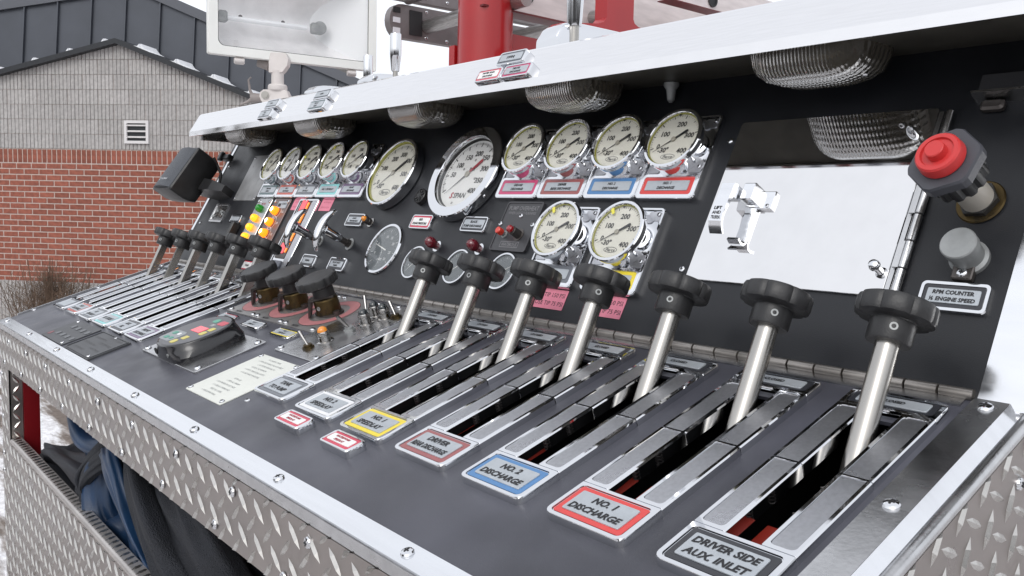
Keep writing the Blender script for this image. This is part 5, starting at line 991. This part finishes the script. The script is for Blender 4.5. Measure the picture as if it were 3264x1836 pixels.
# instruction card
r = flat_plate('instruction_plate', -0.7670, -0.6560, 0.2035, 0.3105, mat('cream_plate', (0.66, 0.67, 0.62), 0.45, noise=0.03, nscale=30), 'cream instruction plate with faint rows of print and four corner screws', 'plate', t=0.0012)
mb = MB(); words = ['TO CHARGE TANK', '1. OPEN DISCHARGE VALVE SLOWLY', '2. SET PUMP PRESSURE TO', '   150 PSI AT GOVERNOR', '3. CHECK TANK LEVEL LIGHTS', '4. CLOSE VALVE WHEN FULL', '', 'AFTER USE', '1. OPEN ALL DRAINS', '2. RUN PRIMER FIVE SECONDS', '3. CLOSE ALL DRAINS AND', '   RESET ALL LEVERS', '4. WIPE DOWN PANEL']
for i, s_ in enumerate(words):
    if s_: put_text(mb, s_, -0.004 + 0.003 * (i % 3), 0.0455 - i * 0.0074, 0.0030, 0.080, 0.0014, 0, 0.0)
mb.build('lettering', r, PINK_INK, smooth=False)
for sx in (-1, 1):
    for sy in (-1, 1): screw(r, T((sx * 0.0500, sy * 0.0480, 0.0012)), 0.0036, 0.002)
# switch plate with toggles and indicators
r = flat_plate('switch_plate', -0.7640, -0.6500, 0.0190, 0.1895, STEEL, 'bare steel switch plate between the metering knobs and the first lever slide', 'plate', t=0.0024)
for q in ((-0.050, -0.078), (0.050, -0.078), (-0.050, 0.078), (0.0, 0.080)): screw(r, T((q[0], q[1], 0.0024)), 0.0046, 0.0028)
mb = MB(); put_text(mb, 'PUMP', 0.032, 0.060, 0.0055, 0.03, 0.0026); put_text(mb, 'PANEL', 0.040, 0.042, 0.0055, 0.03, 0.0026); mb.build('lettering', r, mat('faint_print', (0.22, 0.22, 0.22), 0.5), smooth=False)
def toggle(u, v, lab, tilt=(-0.35, -0.45), L=0.022, mt=None):
    r = thing('toggle_switch', lab, 'switch', C_(u, v, 0.0024), 'toggle switches on the steel switch plate')
    b = MB(); b.stack([(circ(0.0078, 6), 0), (circ(0.0078, 6), 0.0028)]); b.lathe([(0.0056, 0.0028), (0.0056, 0.0055)], 20); b.build('nut', r, mt or ZINC, ang=20)
    d = Vector((tilt[0], tilt[1], 1)).normalized(); b = MB(); b.tube([(0, 0, 0.004), tuple(d * L * 0.6 + Vector((0, 0, 0.004))), tuple(d * L + Vector((0, 0, 0.004)))], [0.0017, 0.0022, 0.0027], 12); b.build('bat', r, MATS.get('dark_chrome') or CHROME)
toggle(-0.7039, 0.1066, 'upright toggle switch between amber and clear indicator lights'); toggle(-0.7074, 0.1670, 'brass-nutted toggle switch nearest the instruction plate', tilt=(-0.75, 0.0), mt=BRASS)
toggle(-0.6721, 0.0527, 'toggle switch with brass nut right of the dark indicator lights', tilt=(-0.9, 0.3), mt=BRASS); toggle(-0.7486, 0.0525, 'flat-handled toggle switch beside the third metering plate', tilt=(-0.55, 0.5), L=0.020)
indicator(C_(-0.7041, 0.1436, 0.0024), AMBOFF, 'amber domed indicator light between two toggle switches', 'domed indicator lights on the steel switch plate', r0=0.0080, hgt=0.021)
indicator(C_(-0.7028, 0.0820, 0.0024), BLKLENS, 'dark domed indicator light nearest the upright toggle', 'domed indicator lights on the steel switch plate', r0=0.0080, hgt=0.021)
indicator(C_(-0.7169, 0.0564, 0.0024), BLKLENS, 'dark domed indicator light, left of the rear pair', 'domed indicator lights on the steel switch plate', r0=0.0080, hgt=0.021)
indicator(C_(-0.6907, 0.0582, 0.0024), BLKLENS, 'dark domed indicator light, right of the rear pair', 'domed indicator lights on the steel switch plate', r0=0.0080, hgt=0.021)
# metering valves
PLM = mat('printed_steel', (0.36, 0.35, 0.345), 0.36, 0.7, noise=0.15, nscale=20, dirt=(0.45, 0.25, 0.25), dscale=20, dth=0.62)
for i, (u0, u1) in enumerate(((-1.0637, -0.9630), (-0.9621, -0.8660), (-0.8645, -0.7655))):
    lab = ['first metering knob from the left, nearest the lit lamps', 'middle metering knob of three on brass bodies', 'third metering knob, nearest the steel switch plate'][i]
    r = thing('metering_valve', 'black knob on a brass body, ' + lab, 'valve', C_(ctr(u0, u1), 0.0755, 0), 'black metering knobs on brass bodies over pink rings')
    w = u1 - u0
    b = MB(); b.stack([(rr(w, 0.112, 0.002, 2), 0), (rr(w, 0.112, 0.002, 2), 0.0022)]); b.build('plate', r, PLM, smooth=False)
    b = MB(); b.loft([[(x, y, 0.0026) for x, y in circ(0.0455, 48)], [(x, y, 0.0026) for x, y in circ(0.0300, 48)]], 0, False, False); b.build('pink_ring', r, mat('faded_pink', (0.40, 0.16, 0.165), 0.5, noise=0.1, nscale=20))
    b = MB(); o_ = [(x, y, 0.0027) for x, y in circ(0.0460, 48)]; o2 = [(x, y, 0.0027) for x, y in circ(0.0453, 48)]; b.loft([o_, o2], 0, False, False); put_text(b, 'METER', -0.010, -0.0505, 0.0045, 0.03, 0.0028); b.build('lettering', r, INK, smooth=False)
    for q in ((-w / 2 + 0.008, -0.050), (w / 2 - 0.008, -0.050), (w / 2 - 0.008, 0.050), (-w / 2 + 0.008, 0.050)): screw(r, T((q[0], q[1], 0.0022)), 0.0045, 0.0030)
    b = MB(); b.stack([(rr(0.054, 0.030, 0.014, 6), 0.0024), (rr(0.054, 0.030, 0.014, 6), 0.0052)]); b.build('flange', r, DKMETAL, ang=20)
    for sx in (-1, 1): 
        b = MB(); b.T = T((sx * 0.0215, 0, 0.0052)); b.lathe([(0.005, 0), (0.005, 0.003), (0.003, 0.0032)], 14); b.build('bolt', r, DKMETAL)
    b = MB(); b.T = T((0, 0, 0)); b.lathe([(0.0178, 0.0045), (0.0178, 0.0245), (0.0165, 0.0262), (0.012, 0.0262)], 36); b.build('brass_body', r, BRASS)
    b = MB(); b.T = RZ(rad(-70)) @ T((0.0178, 0, 0.016)) @ RY(pi / 2); b.lathe([(0.0030, 0), (0.0030, 0.0012), (0.0020, 0.0012), (0.0018, 0.0003)], 14); b.build('set_screw', r, ZINC)
    b = MB()
    b.loft([[(-0.0300, -0.007, 0.0035), (-0.0270, -0.007, 0.0035), (-0.0270, 0.007, 0.0035), (-0.0300, 0.007, 0.0035)], [(-0.0225, -0.0095, 0.0295), (-0.0190, -0.0095, 0.0265), (-0.0190, 0.0095, 0.0265), (-0.0225, 0.0095, 0.0295)], [(0.014, -0.0095, 0.0295), (0.014, -0.0095, 0.0265), (0.014, 0.0095, 0.0265), (0.014, 0.0095, 0.0295)]], 0)
    cb, sb = cos(rad(50)), sin(rad(50)); b.v = [(x * cb - y * sb, x * sb + y * cb, z) for x, y, z in b.v]
    b.build('pointer_bracket', r, DKMETAL, smooth=False)
    b = MB(); b.lathe([(0.0150, 0.0295), (0.0155, 0.031), (0.0150, 0.048)], 36); b.build('hub', r, BLACK)
    b = MB(); R = 0.0305; ko = lambda s_, d_=0.06: [(x * s_, y * s_) for x, y in knob_outline(R, 10, d_, 100, 0.5)]
    b.T = RX(rad(5)); b.stack([(ko(0.86), 0.0465), (ko(0.985), 0.0485), (ko(1.0), 0.0510), (ko(1.0), 0.0580), (ko(0.97), 0.0600), (ko(0.91, 0.01), 0.0604), (ko(0.885, 0), 0.0596), (ko(0.86, 0), 0.0603), (ko(0.3, 0), 0.0606)]); b.build('knob', r, BLACK, ang=30)
label(C_(-0.9090, 0.1525), 0.0560, 0.0215, 'white', ['NO. 2', 'SPEEDLAY'], 'white framed square plate behind the governor, before the metering knobs', t=0.006, rim=0.002, ins=0.006, insv=0.004)
label(C_(-0.8045, 0.1535), 0.0590, 0.0215, 'yellow', ['NO. 1', 'SPEEDLAY'], 'yellow framed square plate below the third metering knob', t=0.006, rim=0.002, ins=0.006, insv=0.004)
label(C_(-1.0160, 0.1500), 0.0560, 0.0200, 'crimson', ['FRONT'], 'thin crimson framed plate just behind the governor', t=0.004, rim=0.002, ins=0.005, insv=0.004)
# ---------------------------------------------------------------- plates on the hood
def hood_label(u, s, w, h, col, lines, lab, **k): return label(H_(u, s), w, h, col, lines, lab, 'chrome plates stuck to the hood', t=0.0085, rim=0.0022, ins=0.0058, insv=0.0042, **k)
hood_label(-0.5555, 0.0325, 0.0520, 0.0205, 'grey', ['(OPEN)'], 'topmost plate of the three on the hood, reading (OPEN)', shear=0.1)
hood_label(-0.5865, 0.0095, 0.0500, 0.0200, 'rose', ['WATER FOAM', 'DISCHARGE'], 'pink and white WATER FOAM DISCHARGE plate on the hood', white=True, shear=0.1)
hood_label(-0.5315, 0.0095, 0.0525, 0.0200, 'pink', ['DELUGE', 'DISCHARGE'], 'magenta framed DELUGE DISCHARGE plate on the hood', shear=0.1)
hood_label(-1.2560, 0.0310, 0.0540, 0.0200, 'grey', ['OPEN'], 'upper plate of the farthest pair on the hood, below the floodlight', shear=0.1)
hood_label(-1.2620, 0.0085, 0.0540, 0.0210, 'grey', ['REAR', 'INLET'], 'lower plate of the farthest pair on the hood', shear=0.1)
hood_label(-1.0560, 0.0310, 0.0560, 0.0200, 'grey', ['OPEN'], 'upper plate of the second pair on the hood', shear=0.1)
hood_label(-1.0560, 0.0090, 0.0570, 0.0210, 'teal', ['FRONT', 'INLET'], 'lower pale teal plate of the second pair on the hood', shear=0.1)
# ---------------------------------------------------------------- deck levers and cowls behind the hood
def cowl(x0, x1, y0_, y1_, zt, lab):
    r = thing('chrome_cowl', lab, 'cowl', T((ctr(x0, x1), y0_, 0.3318)), 'domed chrome cowls behind the hood'); L = y1_ - y0_; hw = (x1 - x0) / 2; H_ = zt - 0.3318; b = MB(); rings = []
    for i in range(25):
        t = i / 24; k = (1 - abs(2 * t - 1) ** 5) ** 0.30 if 0 < t < 1 else 0.45
        rings.append([(hw * math.copysign(abs(cos(a)) ** 0.35, cos(a)), L * t, H_ * k * max(sin(a), 0) ** 0.35 if sin(a) > 1e-6 else 0.0) for a in [pi * j / 16 for j in range(17)]])
    b.loft(rings, 0, True, True); b.build('cowl', r, CHROME, ang=50)
cowl(-1.19, -1.15, 0.072, 0.24, 0.3530, 'farthest low chrome cowl behind the hood, beside the floodlight stem'); cowl(-0.995, -0.955, 0.072, 0.24, 0.3540, 'middle chrome cowl behind the hood below two chrome grips'); cowl(-0.545, -0.505, 0.072, 0.24, 0.3700, 'nearest chrome cowl behind the hood at the red bracket')
def grip(x, y, z0, z1, r0, lab, taper=True):
    r = thing('chrome_grip', lab, 'lever grip', T((x, y, z0)), 'chrome tube grips behind the hood'); H_ = z1 - z0; b = MB()
    b.lathe([(r0 * 0.66, 0), (r0 * 0.74, H_ * 0.04), (r0 * 0.97, H_ * 0.40), (r0, H_ * 0.43), (r0, H_ * 0.97), (r0 * 0.94, H_)], 32); b.build('grip', r, CHROME, ang=50)
    b = MB(); b.lathe([(r0 * 0.45, -0.03), (r0 * 0.45, 0.0)], 16); b.build('rod', r, RODM)
grip(-1.0168, 0.105, 0.3300, 0.3895, 0.0080, 'shortest chrome grip, just right of the floodlight frame'); grip(-0.9215, 0.100, 0.3520, 0.4115, 0.0092, 'tapered chrome grip standing between floodlight and red column'); grip(-0.5050, 0.100, 0.3620, 0.5400, 0.0130, 'tall chrome grip right of the red column, cut by the frame')
# ---------------------------------------------------------------- floodlight
A_ = Vector((-1.5308, 0.0243, 0.4465)); B_ = Vector((-1.4742, 0.3948, 0.4465)); ex = (B_ - A_).normalized(); ez = Vector((0, 0, 1)); en = ex.cross(ez).normalized()
r = thing('floodlight', 'big white framed scene floodlight standing above the left end of the hood', 'floodlight', Matrix(((ex.x, -en.x, 0, A_.x), (ex.y, -en.y, 0, A_.y), (0, 0, 1, A_.z), (0, 0, 0, 1))))
Wd, Hg = 0.3748, 0.212   # local x right, y into the lamp, z up
mb = MB(); fw = 0.019; D_ = 0.016
def frame_ring(w0, h0, ins_, y): return [(x + Wd / 2, y, z + Hg / 2) for x, z in rr(w0 - 2 * ins_, h0 - 2 * ins_, 0.004 if ins_ < 0.01 else 0.014, 5)]
mb.loft([frame_ring(Wd, Hg, 0.0, D_), frame_ring(Wd, Hg, 0.0, 0.001), frame_ring(Wd, Hg, 0.001, 0.0), frame_ring(Wd, Hg, fw, 0.0), frame_ring(Wd, Hg, fw + 0.0005, 0.006)], 0, False, False); mb.build('frame', r, WHITEP, ang=28)
mb = MB(); mb.loft([frame_ring(Wd, Hg, 0.004, D_), frame_ring(Wd, Hg, 0.006, 0.05), frame_ring(Wd, Hg, 0.05, 0.12)], 0, False, True); mb.build('housing', r, WHITEP)
REFL = mat('hammered_reflector', (0.88, 0.87, 0.87), 0.45, 0.55, noise=0.06, nscale=30, bump=0.15, bscale=60)
mb = MB(); x0 = 0.020; zc = 0.106; prof = [(0.008 + 0.085 * (1 - (k / 12) ** 2), zc + 0.090 * k / 12) for k in range(-12, 13)]
x1 = lambda y: 0.358 - 1.33 * (y - 0.008)
mb.loft([[(x0, y, z) for y, z in prof], [(x1(y), y, z) for y, z in prof]], 0, False, False, close=False); mb.build('reflector', r, REFL, ang=60)
mb = MB(); mb.add([(x1(y), y, z) for y, z in prof], [list(range(len(prof)))]); mb.build('reflector_end', r, mat('reflector_end', (0.80, 0.81, 0.82), 0.4, 0.2), smooth=False)
mb = MB(); mb.loft([[(x0, y, z) for y, z in prof], [(x0, 0.008, z) for y, z in prof]], 0, False, False, close=False); mb.build('reflector_end', r, REFL)
mb = MB(); mb.T = T((0, 0.050, zc - 0.018)) @ RY(pi / 2); mb.lathe([(0.0035, 0.048), (0.0055, 0.052), (0.0055, 0.222), (0.0035, 0.226)], 16); mb.build('lamp_tube', r, mat('frosted_tube', (0.85, 0.86, 0.88), 0.25, 0.1))
for xx in (0.040, 0.245):
    mb = MB(); mb.T = T((xx, 0.052, zc - 0.016)); mb.bbox((0, 0, 0), (0.020, 0.018, 0.024), 0.003); mb.build('lamp_holder', r, ZINC)
mb = MB(); mb.T = T((0.256, 0.050, zc - 0.014)) @ RX(pi / 2); mb.lathe([(0.015, -0.004), (0.015, 0.004), (0.008, 0.005)], 20); mb.build('lamp_holder', r, ZINC)
for xx in (0.085, 0.180): 
    mb = MB(); mb.T = T((xx, 0.080, zc - 0.006)) @ RX(pi / 2); mb.lathe([(0.0045, 0), (0.003, 0.004)], 14); mb.build('rivet', r, DKMETAL)
mb = MB(); mb.loft([frame_ring(Wd, Hg, fw - 0.001, 0.0035), frame_ring(Wd, Hg, fw - 0.001, 0.0045)]); mb.build('glass', r, LAMPGLASS)
mb = MB(); mb.loft([frame_ring(Wd, Hg, fw - 0.0006, 0.0032), frame_ring(Wd, Hg, fw + 0.0016, 0.0032)], 0, False, False); mb.build('seal', r, RUBBER)
for xx in (0.065, 0.318):
    mb = MB(); mb.bbox((xx, 0.010, -0.008), (0.022, 0.010, 0.014), 0.002); mb.T = T((xx - 0.012, 0.004, -0.009)) @ RY(pi / 2); mb.lathe([(0.005, 0), (0.005, 0.02)], 12); mb.build('clamp', r, CAST)
r = thing('floodlight_stand', 'off-white cast swivel stand with a wing knob holding the floodlight', 'stand', T((-1.5105, 0.168, 0.332)))
RS = R_.normalized(); 
mb = MB(); mb.T = T((0.0, 0, 0)); mb.lathe([(0.0135, 0.062), (0.0132, 0.088), (0.0142, 0.092)], 24); mb.lathe([(0.0195, 0.050), (0.0210, 0.053), (0.0205, 0.060), (0.0180, 0.063)], 24); mb.build('neck', r, CAST)
mb = MB(); mb.T = Matrix(((RS.x, -RS.y, 0, 0), (RS.y, RS.x, 0, 0), (0, 0, 1, 0), (0, 0, 0, 1)))
o_ = [(-0.033, 0.028), (-0.036, 0.036), (-0.034, 0.045), (-0.027, 0.0505), (0.022, 0.0505), (0.027, 0.040), (0.031, -0.002), (-0.020, -0.002), (-0.022, 0.012)]
mb.loft([[(x, -0.014, z) for x, z in o_], [(x, 0.014, z) for x, z in o_]]); mb.build('base', r, CAST, smooth=False)
mb = MB(); mb.T = Matrix(((RS.x, -RS.y, 0, 0), (RS.y, RS.x, 0, 0), (0, 0, 1, 0), (0, 0, 0, 1)))
o_ = [(-0.016, 0.088), (-0.016, 0.112), (-0.012, 0.130), (0.020, 0.130), (0.026, 0.118), (0.024, 0.104), (0.016, 0.092), (0.012, 0.088)]
mb.loft([[(x, -0.012, z) for x, z in o_], [(x, 0.012, z) for x, z in o_]]); mb.build('knuckle', r, CAST, smooth=False)
mb = MB(); mb.T = Matrix(((RS.x, -RS.y, 0, 0), (RS.y, RS.x, 0, 0), (0, 0, 1, 0), (0, 0, 0, 1))) @ T((-0.023, -0.0145, 0.038)) @ RX(pi / 2); mb.stack([(circ(0.0085, 20), 0), (circ(0.0085, 20), 0.002), (circ(0.006, 20), 0.002), (circ(0.006, 20), 0.004)]); mb.build('bolt', r, RODM)
mb = MB(); mb.T = Matrix(((RS.x, -RS.y, 0, 0), (RS.y, RS.x, 0, 0), (0, 0, 1, 0), (0, 0, 0, 1)))
mb.tube([(-0.033, 0.002, 0.034), (-0.058, 0.004, 0.034)], [0.009, 0.011], 16); mb.tube([(-0.056, 0.004, 0.036), (-0.061, 0.002, 0.050), (-0.064, 0.0, 0.072), (-0.058, 0.0, 0.078)], [0.005, 0.003, 0.002, 0.0018], 8); mb.tube([(-0.056, 0.004, 0.032), (-0.068, 0.002, 0.024), (-0.082, 0, 0.018)], [0.005, 0.003, 0.002], 8); mb.tube([(-0.02, 0.010, 0.105), (-0.045, 0.012, 0.112)], [0.012, 0.010], 12); mb.build('wing_knob', r, mat('knob_taupe', (0.26, 0.23, 0.22), 0.5))
# ---------------------------------------------------------------- red column, bracket, ladder
def hdir(X_, p): pass
r = thing('red_column', 'thick glossy red round steel column rising behind the hood', 'column', T((-1.9297, 1.0672, 0.0)))
mb = MB(); mb.lathe([(0.0880, -0.1), (0.0880, 1.6)], 48, c0=False, c1=False); mb.build('column', r, REDP)
mb = MB(); mb.box((-0.085, -0.02, 0.35), (0.03, 0.10, 0.62)); mb.build('gusset', r, REDP, smooth=False)
LD = thing('aerial_ladder', 'grey aluminium ladder sections with round rungs lying behind the red column', 'ladder', Matrix())
def rail(X0, Y0, Y1, z0, z1, th, name='rail', mt=ALU, slope=0.02):
    b = MB(); n = 10; zc = ctr(z0, z1); hh = (z1 - z0) / 2; o = [(Y1, z0 + slope), (Y1, z1 + slope)] + [(Y0 - hh * 0.9 * sin(pi * k / n) ** 0.9, zc + hh * cos(pi * k / n)) for k in range(n + 1)]
    b.loft([[(X0, y, z) for y, z in o], [(X0 + th, y, z) for y, z in o]]); return b.build(name, LD, mt, ang=25)
rail(-2.365, 1.010, 2.9, 0.730, 0.846, 0.035, mt=ALUD); rail(-2.365, 0.985, 2.9, 0.862, 0.990, 0.035, mt=ALUD)
for zc in (0.788, 0.926):
    mb = MB(); mb.box((-2.3285, 1.065 if zc < .8 else 1.04, zc), (0.004, 0.052, 0.085)); mb.build('end_recess', LD, mat('recess_black', (0.02, 0.02, 0.022), 0.6), smooth=False)
    for k in (-0.035, 0.0, 0.035):
        b = MB(); b.box((-2.3285, 0.985 - (0.025 if zc > .8 else 0), zc + k), (0.004, 0.028, 0.018)); b.build('end_slot', LD, mat('pale_gap', (0.75, 0.76, 0.8), 0.6) if k < 0.03 else MATS['recess_black'], smooth=False)
    for q in (1.11, 1.20):
        for s_ in (-0.045, 0.045): screw(LD, T((-2.3290, q, zc + s_)) @ RY(pi / 2), 0.006, 0.003, name='rivet')
for (X0, Y, z, X1) in ((-2.33, 1.115, 0.785, -1.80), (-2.33, 1.03, 0.872, -1.80), (-2.33, 1.50, 0.800, -1.80), (-2.33, 1.42, 0.90, -1.80), (-2.33, 1.9, 0.81, -1.80)):
    mb = MB(); mb.tube([(X0, Y, z), (X1, Y + 0.01, z + 0.01)], 0.025, 20); mb.build('rung', LD, mat('rung_metal', (0.42, 0.41, 0.40), 0.35, 0.8, noise=0.25, nscale=40, stretch=(1, 12, 12)))
mb = MB(); mb.box((-1.905, 1.95, 0.848), (0.03, 1.9, 0.165)); mb.box((-1.890, 1.95, 0.764), (0.07, 1.9, 0.006), 1); mb.build('rail', LD, [mat('near_rail', (0.70, 0.64, 0.63), 0.55, 0.2, noise=0.1, nscale=10, stretch=(1, 1, 5)), REDD], smooth=False)
mb = MB(); mb.box((-1.700, 2.6, 0.912), (0.03, 1.9, 0.10)); mb.box((-1.690, 2.6, 0.8615), (0.06, 1.9, 0.003), 1); mb.build('rail', LD, [MATS['near_rail'], REDD], smooth=False)
for (x, y, z) in ((-1.888, 1.205, 0.832), (-1.888, 1.55, 0.852), (-1.683, 1.905, 0.905)):
    mb = MB(); mb.T = T((x, y, z)) @ RY(pi / 2); mb.lathe([(0.026, 0), (0.026, 0.003), (0.018, 0.003)], 24, c1=False); mb.lathe([(0.018, 0.0005), (0.018, 0.001)], 24); mb.build('hole_ring', LD, MATS['near_rail'] if 0 else RUBBER)
r = thing('red_beam', 'horizontal dark red beam joining the column behind the hood', 'beam', Matrix()); mb = MB(); mb.box((-1.93, 1.62, 0.630), (0.06, 0.98, 0.150)); mb.build('beam', r, REDP, smooth=False)
r = thing('red_bracket', 'flared flat red upright bracket behind the nearest chrome cowl', 'bracket', Matrix()); mb = MB()
o_ = [(1.228, 1.1), (1.344, 1.1), (1.347, 0.728), (1.353, 0.716), (1.372, 0.708), (1.60, 0.695), (1.60, 0.60), (1.05, 0.60), (1.05, 0.672), (1.196, 0.692), (1.218, 0.700), (1.230, 0.714)]
mb.loft([[(-1.60, y, z) for y, z in o_], [(-1.55, y, z) for y, z in o_]]); mb.build('bracket', r, REDP, smooth=False)
# distant white roof between floodlight and column
r = thing('snowy_roof', 'pale snow covered ribbed roof in the far distance left of the red column', 'roof', Matrix())
def sr(x, y, z): return (x, y, z)
P0 = Vector((-26.5, 12.0, 2.5)); dv = Vector((0.64, 0.77, 0)); up_ = Vector((-0.55, 0.45, 0.36)); L_ = 16.0
for k in range(16):
    mb = MB(); a = P0 + dv * k * 1.0; b_ = a + dv * 0.985; mb.loft([[tuple(a), tuple(b_), tuple(b_ + up_ * 6), tuple(a + up_ * 6)], [tuple(q + Vector((0.05, -0.05, 0.1))) for q in (a, b_, b_ + up_ * 6, a + up_ * 6)]]); mb.build('panel', r, SNOW, smooth=False)
# ---------------------------------------------------------------- far belt of bare trees and sheds round the yard (behind the camera, mirrored by the chrome)
def far_trees():
    m = mat('bare_tree_mass', (0.13, 0.125, 0.12), 0.95, 0, noise=0.2, nscale=0.5)
    b = MB(); R_n = random.Random(3)
    for i in range(900):
        a = R_n.uniform(rad(150), rad(395)); d = R_n.uniform(45, 75); h = R_n.uniform(4.0, 11.0); x, y = d * cos(a), d * sin(a)
        b.tube([(x, y, GZ), (x + R_n.gauss(0, .3), y, GZ + h * 0.6), (x + R_n.gauss(0, .8), y + R_n.gauss(0, .8), GZ + h)], [0.5, 0.8, 0.15], 4, 0, False)
    tag(b.build('far_trees', None, m, smooth=False), None, None, kind='stuff')
far_trees()
